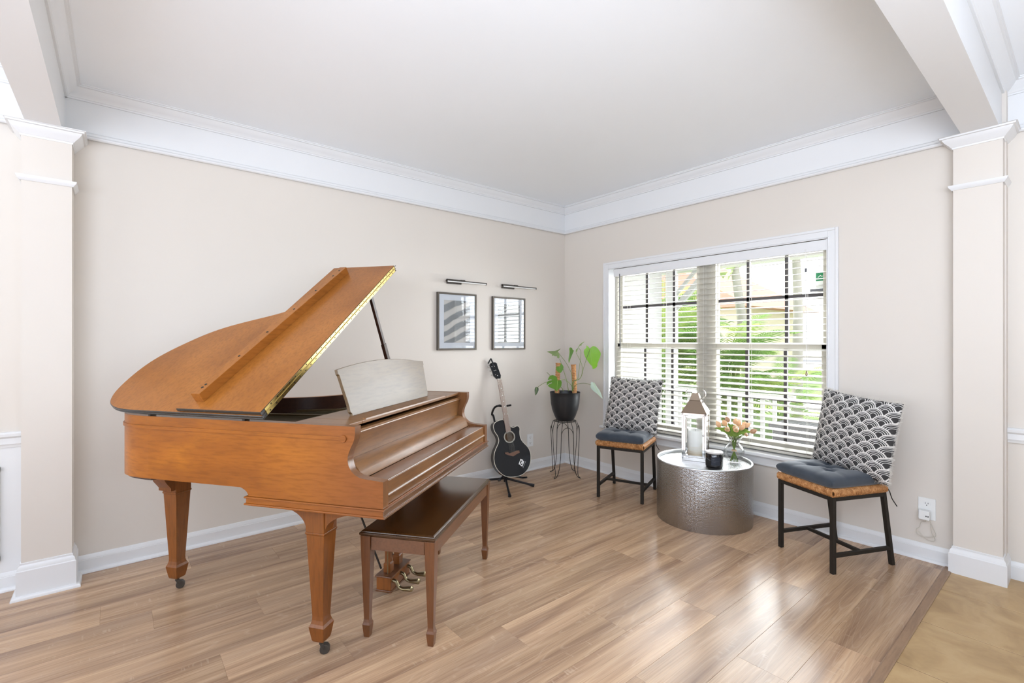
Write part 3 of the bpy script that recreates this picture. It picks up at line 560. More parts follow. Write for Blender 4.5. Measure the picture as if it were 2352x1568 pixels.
# ------------------------------------------------------------------ grand piano (local x: along the keyboard, y: towards the tail)
PX, PY = -3.12509, -1.61952; PRZ = math.atan2(.58524, .81086)
PN = empty('grand_piano', (PX, PY, 0), PRZ, 'walnut grand piano with raised lid and folded front flap', 'piano')
outline = [(0, -.02), (0, .80), (.004, .875), (.018, .945), (.05, 1.005), (.10, 1.05), (.17, 1.08), (.25, 1.098), (.33, 1.102), (.41, 1.085), (.49, 1.05), (.565, .99), (.63, .91), (.685, .81), (.735, .70), (.79, .61), (.87, .53), (.97, .48), (1.08, .45), (1.18, .42), (1.25, .375), (1.285, .30), (1.285, -.02)]
def smooth2(pts, n=4): return [(p.x, p.y) for p in smooth_path([(a, b, 0) for a, b in pts], n)]
OUT = [outline[0]] + smooth2(outline[1:-1]) + [outline[-1]]
def offset(pts, d):
    o = []
    for i, p in enumerate(pts):
        a = Vector(pts[max(i-1, 0)]); b = Vector(pts[min(i+1, len(pts)-1)]); t = (b-a).normalized(); o.append((p[0]+t.y*d, p[1]-t.x*d))
    return o
INN = offset(OUT, .034)
INN2 = offset(OUT, .040)
def wall(outer, inner, z0, z1):
    rings = [[(x, y, z0) for x, y in outer], [(x, y, z1) for x, y in outer], [(x, y, z1) for x, y in inner], [(x, y, z0) for x, y in inner]]
    mb = MB(); n = len(outer); vs = [p for r in rings for p in r]; fs = []
    for a in range(4):
        b = (a+1) % 4
        for j in range(n-1): fs.append((a*n+j, a*n+j+1, b*n+j+1, b*n+j))
    fs.append((0, n, 2*n, 3*n)); fs.append((n-1, 2*n-1, 3*n-1, 4*n-1)); return mb.add(vs, fs)
case = wall([q for q in OUT if q[0] > .02 or q[1] > .79][1:] if False else OUT[1:-1], INN[1:-1], .695, .968)
# bass and treble cheeks with the S-curve, down to the key bed
sc_ = [(.312, .695), (.303, .692), (.290, .686), (.279, .677), (.270, .662), (-.342, .662), (-.342, .764), (-.305, .767), (-.262, .770), (-.240, .774), (-.220, .783), (-.205, .797), (-.195, .813), (-.190, .832), (-.190, .850), (-.195, .868), (-.203, .885), (-.213, .905), (-.219, .920), (-.222, .940), (-.222, .968)]
MBc = MB(); MBc.v = case.v; MBc.f = case.f; MBc.m = case.m
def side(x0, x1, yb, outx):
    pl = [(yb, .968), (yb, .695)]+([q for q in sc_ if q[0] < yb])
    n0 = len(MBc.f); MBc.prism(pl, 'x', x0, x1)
    for i in range(n0, len(MBc.f)):      # edge faces of the cheek and its inner face take walnut darkened for shade
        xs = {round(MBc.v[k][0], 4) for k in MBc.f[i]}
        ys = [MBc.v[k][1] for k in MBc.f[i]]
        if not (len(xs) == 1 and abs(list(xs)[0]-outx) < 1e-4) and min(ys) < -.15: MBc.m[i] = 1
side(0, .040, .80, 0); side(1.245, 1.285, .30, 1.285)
MBc.build('case', [M['casewood'], M['cheekshade']], PN, smooth=32)
# applied strip round the rim with its round end
SO = [(0, -.165)]+OUT[1:-1]+[(1.285, -.165)]
st = wall(offset(SO, -.005), offset(SO, .001), .914, .928)
st.lathe([(.0001, 0), (.014, 0), (.0145, .004), (.0135, .0065), (.0001, .0065)], (0, 0, 0), 24)
nb = 24*5
st.v[-nb:] = [(-z*1.0+.0, -.172+x*1.0, .920+y_) for x, y_, z in st.v[-nb:]]
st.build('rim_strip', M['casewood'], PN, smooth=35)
wall(offset(OUT, .0335), offset(OUT, .0345), .72, .9675).build('inner_rim', M['darkwood'], PN, smooth=35)
# key bed with its mouldings
kb = MB()
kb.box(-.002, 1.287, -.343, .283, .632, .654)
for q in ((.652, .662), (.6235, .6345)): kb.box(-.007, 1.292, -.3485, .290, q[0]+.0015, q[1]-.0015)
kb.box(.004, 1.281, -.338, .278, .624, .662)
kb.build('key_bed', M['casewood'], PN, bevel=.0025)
MB().box(-.0015, 1.2865, -.3455, -.3425, .6325, .6535).box(-.0065, 1.2915, -.3508, -.3480, .6540, .6600).box(-.0065, 1.2915, -.3508, -.3480, .6255, .6325).build('front_moulding', M['mouldshade'], PN)  # thin skin in darker walnut, putting the front's shade into the colour
# soundboard underside and beams
MB().prism([(x, y) for x, y in offset(OUT, .03)], 'z', .715, .73).build('soundboard', M['darkwood'], PN)
bmz = MB().beam((.30, .25, .70), (.38, 1.05, .70), .07, .05).beam((.75, .25, .70), (.45, 1.0, .70), .07, .05); bmz.build('back_beam', M['darkwood'], PN)
MB().prism([(x, y) for x, y in offset(OUT, .05) if y > .1]+[(1.22, .10), (.05, .10)], 'z', .875, .882).build('iron_plate', M['plate'], PN)
rb = MB()
for (a, b) in (((.06, .30), (.20, .99)), ((.35, .12), (.38, 1.03)), ((.62, .12), (.54, .93)), ((.93, .12), (.72, .62)), ((1.15, .12), (1.05, .38))):
    rb.beam((a[0], a[1], .892), (b[0], b[1], .892), .022, .02)
rb.build('plate_strut', M['plate'], PN, bevel=.003)
strg = MB()
for i in range(60):
    t = i/59; strg.beam((.08+1.1*t, .13, .900), (.14+.85*t, .97-.52*t, .888), .0016, .0016)
strg.build('strings', M['oldbrass'], PN, kind='stuff')
# fallboard, key cover, front board, key slip
x0, x1 = .0405, 1.2445
MB().prism([(-.145, .9385), (-.174, .9375), (-.176, .935), (-.176, .9315), (-.180, .930), (-.1815, .9265), (-.180, .923), (-.175, .9215), (-.172, .917), (-.160, .826), (-.140, .826)], 'x', x0, x1).build('fallboard', M['frontwood'], PN, smooth=30)
arc = [(-.158, .8255), (-.168, .8245), (-.182, .820), (-.196, .811), (-.209, .798), (-.221, .782), (-.231, .766), (-.236, .7605), (-.15, .7605)]
MB().prism(arc, 'x', x0, x1).build('fallboard_curve', M['frontwood'], PN, smooth=50)
MB().box(x0, x1, -.3305, -.236, .700, .7585).build('key_cover', M['keylid'], PN, bevel=.002)
MB().box(x0, x1, -.334, -.300, .663, .7555).build('key_slip', M['frontwood'], PN, bevel=.0015)
MB().prism([(-.333, .711), (-.3375, .709), (-.341, .702), (-.341, .697), (-.337, .692), (-.333, .690)], 'x', x0, x1).build('key_slip_bead', M['frontwood'], PN, smooth=40)
# music shelf in three pieces with lip, music desk
for a, b in ((.0415, .1395), (.1405, 1.0395), (1.0405, 1.2435)):
    MB().box(a, b, -.166, .085, .9535, .9670).build('music_shelf', M['frontwood'], PN, bevel=.002)
MB().prism([(-.166, .967), (-.150, .967), (-.150, .9705), (-.157, .973), (-.164, .9715)], 'x', .17, 1.02).build('shelf_lip', M['frontwood'], PN, smooth=40)
dk = []
dl = [(.236, 0), (.236, .010), (.226, .018), (.226, .040), (.222, .075), (.213, .125), (.207, .165), (.203, .185), (.197, .190), (.196, .212)]
N = 14
top = [(.196+(1.012-.196)*i/N, .212+.030*(1-(2*i/N-1)**2)) for i in range(1, N)]
dr = [(.236+1.018-x, z) for x, z in dl][::-1]
dk = dl+top+dr
def deskp(x, z, t): return (x, -.058+.24*z+t*.97, .967+z*.97-t*.24)
MB().loft([[deskp(x, z, 0) for x, z in dk], [deskp(x, z, .014) for x, z in dk]]).build('music_desk', M['deskwood'], PN, bevel=.002)
# lid: built closed, then turned up about its bass side hinge
ang = math.radians(34.57)
LID = bpy.data.objects.new('lid', None); 
def up(mb, hx=-.02, hz=.977):
    ca, sa = math.cos(ang), math.sin(ang)
    mb.v = [(hx+(x-hx)*ca-(z-hz)*sa, y, hz+(x-hx)*sa+(z-hz)*ca) for x, y, z in mb.v]; return mb
def upv(p, hx=-.02, hz=.977):
    ca, sa = math.cos(ang), math.sin(ang); x, y, z = p; return Vector((hx+(x-hx)*ca-(z-hz)*sa, y, hz+(x-hx)*sa+(z-hz)*ca))
LO = [(-.018, .1785)] + [(-.018, .80), (-.016, .89), (-.006, .965), (.020, 1.025), (.065, 1.065), (.12, 1.090), (.19, 1.106), (.27, 1.113), (.345, 1.106), (.42, 1.080), (.49, 1.042), (.56, .995), (.62, .938), (.668, .87), (.712, .79), (.758, .70), (.805, .625), (.86, .56), (.94, .515), (1.05, .485), (1.16, .465), (1.25, .43), (1.30, .36), (1.305, .30)] + [(1.305, .1785)]
LOs = [LO[0]] + smooth2(LO[1:-1], 4) + [LO[-1]]
def closed_off(pts, d):
    o = []; n = len(pts)
    for i, p in enumerate(pts):
        a = Vector(pts[(i-1) % n]); c = Vector(p); b = Vector(pts[(i+1) % n]); n1 = Vector(((c-a).y, -(c-a).x)).normalized(); n2 = Vector(((b-c).y, -(b-c).x)).normalized()
        m = (n1+n2); m = m/max(.4, m.length**2)*2; o.append((p[0]+m.x*d, p[1]+m.y*d))
    return o
lprof = [(.004, .978), (.0, .980), (0, .984), (.0025, .986), (.0025, .989), (0, .991), (0, .996), (.003, .9985)]
lid = MB(); rings = [[(x, y, z) for x, y in closed_off(LOs, d)] for d, z in lprof]
n = len(rings[0]); lid.loft(rings, 1, cap=False); lid.add([(x, y, z) for x, y, z in rings[0]], [tuple(range(n))], 1); lid.add([(x, y, z) for x, y, z in rings[-1]], [tuple(range(n))], 0)
lid = up(lid).build('lid', [M['lidwood'], M['lidedge']], PN, smooth=30)
fp = MB(); fz0, fz1 = 1.0005, 1.0165
fl_ = [(-.014, .1785), (-.014, .604), (1.302, .604), (1.302, .1785)]
rr = [[(x, y, z) for x, y in closed_off(fl_, d)] for d, z in ((.002, fz0), (0, fz0+.002), (0, fz1-.003), (.002, fz1))]
fp.loft(rr, 1, cap=False); fp.add(rr[0], [(0, 1, 2, 3)], 1); fp.add(rr[-1], [(0, 1, 2, 3)], 0)
flap = up(fp).build('front_flap', [M['lidwood'], M['lidedge']], PN)
up(MB().loft([[(.034, .498, 1.0165), (.034, .545, 1.0165), (.034, .545, 1.060), (.034, .498, 1.060)], [(1.215, .450, 1.0165), (1.215, .497, 1.0165), (1.215, .497, 1.060), (1.215, .450, 1.060)]])).build('flap_batten', [M['lidwood']], PN, bevel=.0015)
scb = MB()
for x in (.075, .095, .30, .50, .72, .92, 1.10, 1.17): scb.lathe([(.0001, .0025), (.0055, .002), (.006, 0)], (x, .5215-.0405*x, 1.0595), 12)
up(scb).build('batten_screw', M['iron'], PN)
hb = MB(); 
hb.box(.010, 1.292, .1765, .1790, .9835, .9965); hb.box(.010, 1.292, .1765, .1790, 1.0030, 1.0150)
hb.tube([(.010, .1770, .9998), (1.292, .1770, .9998)], .0028, 8)
hinge = up(hb).build('lid_hinge', M['brass'], PN)
hs = MB()
for i in range(30):
    x = .03+.0435*i
    hs.box(x-.003, x+.003, .1755, .1768, .9880, .9925); hs.box(x-.003+.018, x+.003+.018, .1755, .1768, 1.0075, 1.0120)
up(hs).build('hinge_screw', M['iron'], PN)
# lid prop
ft = Vector((1.232, .262, .952)); tp = upv((1.17, .262, .974)); 
tp = Vector((.905, .262, 1.575))
d_ = (tp-ft); pr = MB().beam(ft, ft+d_*.52, .030, .022, up=(0, 1, 0)).beam(ft+d_*.50, tp, .024, .018, up=(0, 1, 0))
pr.build('lid_prop', M['darkwood'], PN, bevel=.002)
for yy in (.80, .30): MB().box(.004, .03, yy-.006, yy+.006, .966, .981).build('lid_bumper', M['iron'], PN)
# legs
def leg(cx, cy, ztop, wt, br, cdir):
    L = bpy.data.objects.new('leg_dummy', None)
    mb = MB(); h = wt/2
    def sq(z, s): return [(cx-s, cy-s, z), (cx+s, cy-s, z), (cx+s, cy+s, z), (cx-s, cy+s, z)]
    mb.loft([sq(.060, .024), (sq(.068, .027)), sq(.118, .035), sq(.124, .0355), sq(.135, .030), sq(.150, .0262), sq(.165, .0255), sq(.505, .0415), sq(.508, .045), sq(.516, .045)])
    l = mb.build('leg', M['legwood'], PN, bevel=.0015)
    MB().box(cx-h, cx+h, cy-h, cy+h, .514, ztop).build('leg_block', M['legwood'], l, bevel=.004)
    for dx, dy, ln in br:
        n = 10; ht = ztop-.520; pts = [(0, ztop), (ln, ztop), (ln, ztop-.020)]+[(ln*math.cos(PI/2*i/n), ztop-.020-(ht-.02)*math.sin(PI/2*i/n)) for i in range(1, n+1)]
        pts = [(0, ztop), (ln, ztop), (ln, ztop-.020)]+[(ln*(1-math.sin(PI/2*i/n)), ztop-.020-(ht-.02)*(1-math.cos(PI/2*i/n))) for i in range(1, n+1)]
        b = MB(); t = .026
        if dx: b.v = []; b.prism([(cx+dx*(h+p[0]), p[1]) for p in pts], 'y', cy-t, cy+t)
        else: b.prism([(cy+dy*(h+p[0]), p[1]) for p in pts], 'x', cx-h+.006, cx-h+.006+2*t)
        b.build('leg_bracket', M['legwood'], l, smooth=30)
    c = MB(); ox, oy = cdir
    c.tube([(cx, cy, .060), (cx, cy, .040)], .010, 10).beam((cx, cy, .045), (cx+ox*.012, cy+oy*.012, .024), .030, .012)
    wv = Vector((-oy, ox, 0)).normalized(); cc = Vector((cx+ox*.014, cy+oy*.014, .020))
    c.tube([cc-wv*.013, cc+wv*.013], .020, 18)
    c.build('caster', M['caster'], l, bevel=.002)
    return l
leg(.100, .000, .6235, .088, [(0, 1, .115), (0, -1, .165)], (.5, -.8))
leg(1.185, .000, .6235, .088, [(0, 1, .115), (0, -1, .165)], (.5, -.8))
tl_ = leg(.362, 1.066, .716, .088, [], (.7, -.7))
MB().prism([(.320, .716), (.225, .716), (.245, .63), (.266, .582), (.288, .553), (.294, .545), (.294, .530), (.320, .530)], 'y', 1.026, 1.106).build('leg_bracket', M['legwood'], tl_, smooth=30)
MB().prism([(x, y) for x, y in offset(OUT, .012) if y > .62 and x < .3]+[(.3, .62)], 'z', .684, .6952).build('toe_board', M['darkwood'], PN)
# lyre with pedals
ly = MB().box(.540, .742, -.076, .004, .045, .108).build('pedal_box', M['legwood'], PN, bevel=.002)
MB().box(.534, .748, -.082, .010, .108, .116).build('pedal_box_top', M['benchleg'], ly, bevel=.002)
MB().box(.536, .746, -.080, .008, .036, .046).build('pedal_box_base', M['benchleg'], ly, bevel=.002)
def post_sq(cx, cy):
    sq = lambda z, s: [(cx-s, cy-s, z), (cx+s, cy-s, z), (cx+s, cy+s, z), (cx-s, cy+s, z)]
    return MB().loft([sq(.116, .019), sq(.160, .019), sq(.166, .014), (sq(.60, .018)), sq(.632, .018)])
for xx in (.595, .690): post_sq(xx, -.034).build('lyre_post', M['legwood'], PN, bevel=.001)
for xx in (.565, .720): MB().tube([(xx, -.045, .112), (xx, -.045, .63)], .003, 8).build('pedal_rod', M['oldbrass'], PN, smooth=True)
for xx in (.58, .71): MB().tube([(xx, .0, .13), (xx, .24, .66)], .005, 8).build('lyre_brace', M['iron'], PN, smooth=True)
for xx in (.562, .642, .722):
    pth = smooth_path([(xx, -.060, .092), (xx, -.092, .086), (xx, -.108, .062), (xx, -.130, .054), (xx-.002, -.160, .058), (xx-.004, -.187, .062)], 5)
    m = len(pth); rs = [.008+.006*max(0, (i/(m-1)-.55)/.45) for i in range(m)]; rs[-1] = .007
    p = MB().tube(pth, rs, 12); p.v = [(xx+(a-xx)*1.25, b, c) for a, b, c in p.v]; p.build('pedal', M['oldbrass'], PN, smooth=True)

# ------------------------------------------------------------------ bench
bx = (.252+.031*0); BRZ = PRZ+math.radians(2.0)
c0 = Matrix.Rotation(PRZ, 4, 'Z') @ Vector((.2395, -.4475, 0)); 
BN = empty('piano_bench', (PX+c0.x, PY+c0.y, 0), BRZ, 'dark walnut piano bench in front of the piano', 'bench')
BL_, BW, BH = .885, .352, .474
def ring2(x0, x1, y0, y1, prof): return MB().loft([[(x0-o, y0-o, z), (x1+o, y0-o, z), (x1+o, y1+o, z), (x0-o, y1+o, z)] for o, z in prof])
ring2(.0, BL_, .0, BW, [(-.006, .446), (-.004, .449), (-.001, .452), (.0, .456), (-.0005, .462), (-.005, .464), (-.006, .467), (-.010, .470), (-.014, .4725), (-.030, BH)]).build('bench_top', M['benchtop'], BN, smooth=25)
ins = .004; lw = .046
for lx in (ins, BL_-ins-lw):
    for ly_ in (ins, BW-ins-lw):
        cx, cy = lx+lw/2, ly_+lw/2
        sq = lambda z, s: [(cx-s, cy-s, z), (cx+s, cy-s, z), (cx+s, cy+s, z), (cx-s, cy+s, z)]
        MB().loft([sq(0, .0115), sq(.002, .0125), sq(.052, .0175), sq(.056, .0178), sq(.066, .0145), sq(.078, .0125), sq(.085, .0125), sq(.375, .0215), sq(.44, .0230), sq(.4475, .0235)]).build('leg', M['benchleg'], BN, bevel=.001)
for (a, b, c, d) in ((ins+lw, BL_-ins-lw, ins+.005, ins+.023), (ins+lw, BL_-ins-lw, BW-ins-.023, BW-ins-.005)):
    MB().box(a, b, c, d, .388, .446).build('apron', M['benchrail'], BN, bevel=.001)
for (a, b) in ((ins+.005, ins+.023), (BL_-ins-.023, BL_-ins-.005)):
    MB().box(a, b, ins+lw+.003, BW-ins-lw-.003, .388, .446).build('apron', M['benchrail'], BN, bevel=.001)

# ------------------------------------------------------------------ rush seat chairs with cushions
def frame_chair(x, y, wx, label):
    rz = math.atan2(wx[1], wx[0]); CH = empty('side_chair', (x, y, 0), rz, label, 'chair', 'rush seat chairs by the window')
    W, D, T = .385, .385, .023; mt = M['chairmetal']
    # local x: viewer's left to right along the front, local y: from front to back
    for lx in (0, W-T): MB().box(lx, lx+T, 0, T, 0, .428).build('leg', mt, CH, bevel=.0015)
    for lx in (0, W-T):
        z_ = [0, .428]; yb = [D+.045, D-T]
        MB().loft([[(lx, yb[0], 0), (lx+T, yb[0], 0), (lx+T, yb[0]+T, 0), (lx, yb[0]+T, 0)], [(lx, yb[1], .428), (lx+T, yb[1], .428), (lx+T, yb[1]+T, .428), (lx, yb[1]+T, .428)]]).build('leg', mt, CH, bevel=.0015)
        MB().loft([[(lx, yb[1], .428), (lx+T, yb[1], .428), (lx+T, yb[1]+T, .428), (lx, yb[1]+T, .428)], [(lx, D+.05, .83), (lx+T, D+.05, .83), (lx+T, D+.05+T, .83), (lx, D+.05+T, .83)]]).build('back_post', mt, CH, bevel=.0015)
    for zz in (.80, .66): MB().box(T, W-T, D+.022+(zz-.6)*.14, D+.040+(zz-.6)*.14, zz, zz+.025).build('back_rail', mt, CH, bevel=.001)
    MB().box(T, W-T, 0, T, .405, .428).box(T, W-T, D-T, D, .405, .428).box(0, T, T, D-T, .405, .428).box(W-T, W, T, D-T, .405, .428).build('seat_frame', mt, CH)
    for lx in (0, W-T): MB().beam((lx+T/2, T, .100), (lx+T/2, D+.030, .100), .020, .020).build('stretcher', mt, CH, bevel=.001)
    MB().beam((T, D*.5+.02, .100), (W-T, D*.5+.02, .100), .020, .018).build('stretcher', mt, CH, bevel=.001)
    # woven rush seat: strands wound round the four rails and running in to the middle
    rs = MB(); rnd = random.Random(3)
    ct = (W/2, D/2)
    for s in range(4):
        for i in range(34):
            t = (i+.5)/34
            e = {0: (W*t, 0, 0, 1), 1: (W, D*t, -1, 0), 2: (W*(1-t), D, 0, -1), 3: (0, D*(1-t), 1, 0)}[s]
            ex, ey, ix, iy = e; dpt = min(t, 1-t)*W*.98+.012; j = rnd.uniform(-.0012, .0012); r_ = rnd.uniform(.0052, .0062)
            o = -.006
            path = [(ex+ix*.03, ey+iy*.03, .431), (ex+ix*(o+.006), ey+iy*(o+.006), .432), (ex+ix*(o-.002+j), ey+iy*(o-.002+j), .441), (ex+ix*(o-.002), ey+iy*(o-.002), .456), (ex+ix*(o+.008), ey+iy*(o+.008), .466+j), (ex+ix*(o+.03), ey+iy*(o+.03), .468+j), (ex+ix*max(dpt, o+.035), ey+iy*max(dpt, o+.035), .462)]
            rs.tube(path, r_, 6)
    rs.build('rush_seat', M['rush'], CH, smooth=True)
    MB().box(.02, W-.02, .02, D-.02, .430, .458).build('seat_core', M['rush'], CH)
    return CH
chL = frame_chair(-.626, -.975, (.357, -.935), 'rush seat metal chair in the corner beside the plant stand')
chR = frame_chair(-.478, -2.332, (-.416, -.910), 'rush seat metal chair beside the wall outlet, nearest the right column')
# tufted cushion
def cushion():
    mb = MB(); n = 36; W, T = .395, .080; tuf = [(-.30, -.30), (.30, -.30), (-.30, .30), (.30, .30), (0, 0)]
    def hgt(u, v):
        e = (1-abs(u)**9)*(1-abs(v)**9); h = .80*max(0, e)**.30+.20*max(0, (1-u*u)*(1-v*v))**.5
        for a, b in tuf:
            h -= .62*math.exp(-((u-a)**2+(v-b)**2)/.010)+.20*math.exp(-((u-a)**2+(v-b)**2)/.05)
        # creases joining tufts
        for (a, b), (c, d) in (((-.3, -.3), (0, 0)), ((.3, -.3), (0, 0)), ((-.3, .3), (0, 0)), ((.3, .3), (0, 0)), ((-.3, -.3), (-1, -.5)), ((.3, -.3), (1, -.5)), ((-.3, -.3), (-.45, -1)), ((.3, -.3), (.45, -1))):
            L2 = (c-a)**2+(d-b)**2; t = max(0, min(1, ((u-a)*(c-a)+(v-b)*(d-b))/L2)); q = (u-a-t*(c-a))**2+(v-b-t*(d-b))**2; h -= .16*(1-.6*t if L2 > .3 else 1)*math.exp(-q/.004)
        return max(h, .0)
    g = lambda i: math.sin(PI/2*(-1+2*i/n))
    for side in (1, -1):
        vs = []
        for j in range(n+1):
            for i in range(n+1):
                u, v = g(i), g(j); h = hgt(u, v); k = 1-.03*(1-abs(v)**2 if abs(u) > .9 else 0)
                vs.append((u*W/2, v*W/2, T/2+side*(T/2*h if side > 0 else T/2*max(0, (1-abs(u)**9)*(1-abs(v)**9))**.30)))
        mb.add(vs, [(j*(n+1)+i, j*(n+1)+i+1, (j+1)*(n+1)+i+1, (j+1)*(n+1)+i) for j in range(n) for i in range(n)])
    return mb.build('seat_cushion', M['denim'], smooth=180)
def onchair(ch, x, y, z): p = ch.matrix_basis @ Vector((x, y, z)); return p
bpy.context.view_layer.update()
cu = cushion()
for k, (ch, lb) in enumerate(((chL, 'slate blue tufted seat cushion on the corner chair beside the plant'), (chR, 'slate blue tufted seat cushion on the chair nearest the right column'))):
    c = cu if k == 0 else link_copy(cu); rz = ch.rotation_euler.z
    p = Matrix.Translation(ch.location) @ Matrix.Rotation(rz, 4, 'Z') @ Vector((.1925, .186, .466)); c.location = p; c.rotation_euler = (0, 0, rz); tag(c, lb, 'cushion', 'tufted seat cushions')
    ti = MB()
    for a in (-.15, .15):
        pass
    ti.tube(smooth_path([(.155, .185, .012), (.178, .205, -.004), (.196, .215, -.030), (.199, .232, -.075), (.222, .240, -.115)], 5), .0028, 6)
    ti.build('tie', M['chairmetal'], c, smooth=True)
# patterned pillows
def pillow_mesh():
    mb = MB(); n = 30; W = .462; T = .085
    g = lambda i: math.sin(PI/2*(-1+2*i/n))
    for side in (1, -1):
        vs = []
        for j in range(n+1):
            for i in range(n+1):
                u, v = g(i), g(j); e = max(0, (1-abs(u)**2.6)*(1-abs(v)**2.6))**.55
                px_ = u*W/2*(1-.045*(1-v*v)*abs(u)**3); pz = v*W/2*(1-.045*(1-u*u)*abs(v)**3)
                vs.append((px_, side*T*e*1.0, pz))
        mb.add(vs, [(j*(n+1)+i, j*(n+1)+i+1, (j+1)*(n+1)+i+1, (j+1)*(n+1)+i) for j in range(n) for i in range(n)])
    return mb
def fringe_mesh():
    mb = MB(); rnd = random.Random(11); W = .455; n = 300
    for s in range(4):
        for i in range(n):
            t = -1+2*(i+rnd.random())/n; e = W/2*(1-.045*(1-t*t)); L = rnd.uniform(.008, .022); sk = rnd.uniform(-.009, .009); yy = rnd.uniform(-.007, .007)
            a, b = {0: ((t*W/2, e-.004), (0, 1)), 1: ((t*W/2, -e+.004), (0, -1)), 2: ((e-.004, t*W/2), (1, 0)), 3: ((-e+.004, t*W/2), (-1, 0))}[s]
            p = Vector((a[0], yy*.3, a[1])); q = p+Vector((b[0]*L+b[1]*sk, yy, b[1]*L+b[0]*sk)); m_ = (p+q)/2+Vector((b[1]*sk*.6, yy*.3, b[0]*sk*.6)); w_ = Vector((b[1], 0, b[0]))*.0010+Vector((0, .0006, 0))
            mb.add([p-w_, p+w_, m_+w_, m_-w_, q+w_*.5, q-w_*.5], [(0, 1, 2, 3), (3, 2, 4, 5)])
    return mb
pil = pillow_mesh().build('throw_pillow', M['pillow'], smooth=180, mesh_only=True); frm = fringe_mesh().build('fringe', M['fringe'], mesh_only=True); frm2 = fringe_mesh().build('fringe', M['greyfringe'], mesh_only=True)
def pillow(c, yaw, pitch, roll, fm, label):
    o = bpy.data.objects.new('throw_pillow', pil); COL.objects.link(o)
    o.matrix_world = Matrix.Translation(c) @ Matrix.Rotation(yaw, 4, 'Z') @ Matrix.Rotation(pitch, 4, 'X') @ Matrix.Rotation(roll, 4, 'Y')
    tag(o, label, 'pillow', 'scallop print pillows'); f = bpy.data.objects.new('fringe', fm); COL.objects.link(f); f.parent = o; f['kind'] = 'stuff'; return o
pillow((-.300, -2.690, .742), -1.907, -.121, .098, frm, 'grey and white scallop print fringed pillow leaning on the right chair')
pillow((-.258, -1.068, .742), -1.264, -.325, .030, frm2, 'grey and white scallop print fringed pillow leaning on the corner chair')

# ------------------------------------------------------------------ hammered drum table and what stands on it
DT = empty('drum_table', (-.378, -1.778, 0), 0, 'round hammered metal drum table under the window', 'table')
R_ = .328
MB().lathe([(R_-.012, 0), (R_-.002, 0), (R_, .004), (R_, .420), (R_-.001, .4235), (R_-.014, .4235), (R_-.016, .40)], n=96).build('drum', M['hammered'], DT, smooth=60)
MB().lathe([(R_+.0003, .4225), (R_+.0006, .427), (R_-.002, .431), (R_-.008, .432), (R_-.013, .430), (R_-.0155, .424), (R_-.0165, .411)], n=96).build('rim', M['rim_metal'], DT, smooth=60)
MB().lathe([(.0001, .410), (R_-.0155, .410), (R_-.0155, .404), (.0001, .404)], n=96, cap=True).build('table_top', M['hammeredtop'], DT)
# lantern
lrz = math.atan2(-.161, .063)
LN = empty('lantern', (-.342, -1.696, .4105), lrz, 'tall polished steel lantern holding a pillar candle', 'lantern')
s = .0865; f_ = .010
MB().box(-s, s, -s, s, 0, .008).build('base', M['chrome'], LN, bevel=.001)
for a in (-1, 1):
    for b in (-1, 1):
        q = s-.007; MB().box(a*q-.007, a*q+.007, b*q-.007, b*q+.007, .008, .352).build('corner_post', M['chrome'], LN, bevel=.001)
tr = MB()
for (a0, a1, b0, b1) in ((-s, s, -s, -s+.012), (-s, s, s-.012, s), (-s, -s+.012, -s, s), (s-.012, s, -s, s)):
    tr.box(a0, a1, b0, b1, .008, .024).box(a0, a1, b0, b1, .334, .352)
tr.build('frame_rail', M['chrome'], LN, bevel=.001)
dr_ = MB().box(-s+.014, -s+.028, -s-.003, -s+.008, .026, .332).box(s-.028, s-.014, -s-.003, -s+.008, .026, .332).box(-s+.028, s-.028, -s-.003, -s+.008, .026, .040).box(-s+.028, s-.028, -s-.003, -s+.008, .318, .332).build('door', M['chrome'], LN, bevel=.001)
MB().ball((s-.020, -s-.008, .195), .007).build('door_knob', M['chrome'], dr_, smooth=True)
MB().box(-s+.026, s-.026, -s+.002, -s+.004, .036, .322).build('pane', M['lanternglass'], dr_)
for (a0, a1, b0, b1) in ((-s+.012, s-.012, s-.006, s-.004), (-s+.004, -s+.006, -s+.012, s-.012), (s-.006, s-.004, -s+.012, s-.012)):
    MB().box(a0, a1, b0, b1, .024, .334).build('pane', M['lanternglass'], LN)
sq = lambda z, q: [(-q, -q, z), (q, -q, z), (q, q, z), (-q, q, z)]
MB().loft([sq(.350, s+.002), sq(.354, s+.003), sq(.357, s+.001), sq(.438, .040), sq(.440, .0415), sq(.443, .0385), sq(.494, .021), sq(.496, .021)]).build('roof', M['roofsteel'], LN)
hd = MB(); pth = []
for sgn in (-1, 1):
    pth = [(sgn*(.034+.020*math.sin(a))+sgn*.016, 0, .487-.030*math.cos(a)) for a in [PI*i/12 for i in range(0, 13)]]
    hd.tube(pth, .0032, 8)
hd.build('handle', M['chrome'], LN, smooth=True)
def candle_mat():
    t = NT('pillar_wax'); sp = t.n('ShaderNodeSeparateXYZ'); t.put(sp.inputs[0], t.coord('Object')); n = t.noise(t.coord('Object', (1, 1, 9)), 9, 4)
    f = t.math('ADD', t.math('MULTIPLY', sp.outputs[2], 5.5), t.math('MULTIPLY', n, .8))
    return t.pbr(t.ramp(f, [(.45, (.66, .50, .32)), (.8, (.80, .75, .66)), (1.0, (.86, .85, .82))]), .5)
CN = MB().lathe([(.0001, 0), (.054, 0), (.056, .003), (.056, .200), (.053, .206), (.048, .207), (.040, .199), (.0001, .196)], n=40).build('pillar_candle', candle_mat(), smooth=40)
CN.location = (-.342, -1.696, .4188); tag(CN, 'cream and tan pillar candle inside the steel lantern', 'candle')
MB().tube([(0, 0, .196), (.001, 0, .212)], .0012, 6).build('wick', M['iron'], CN)
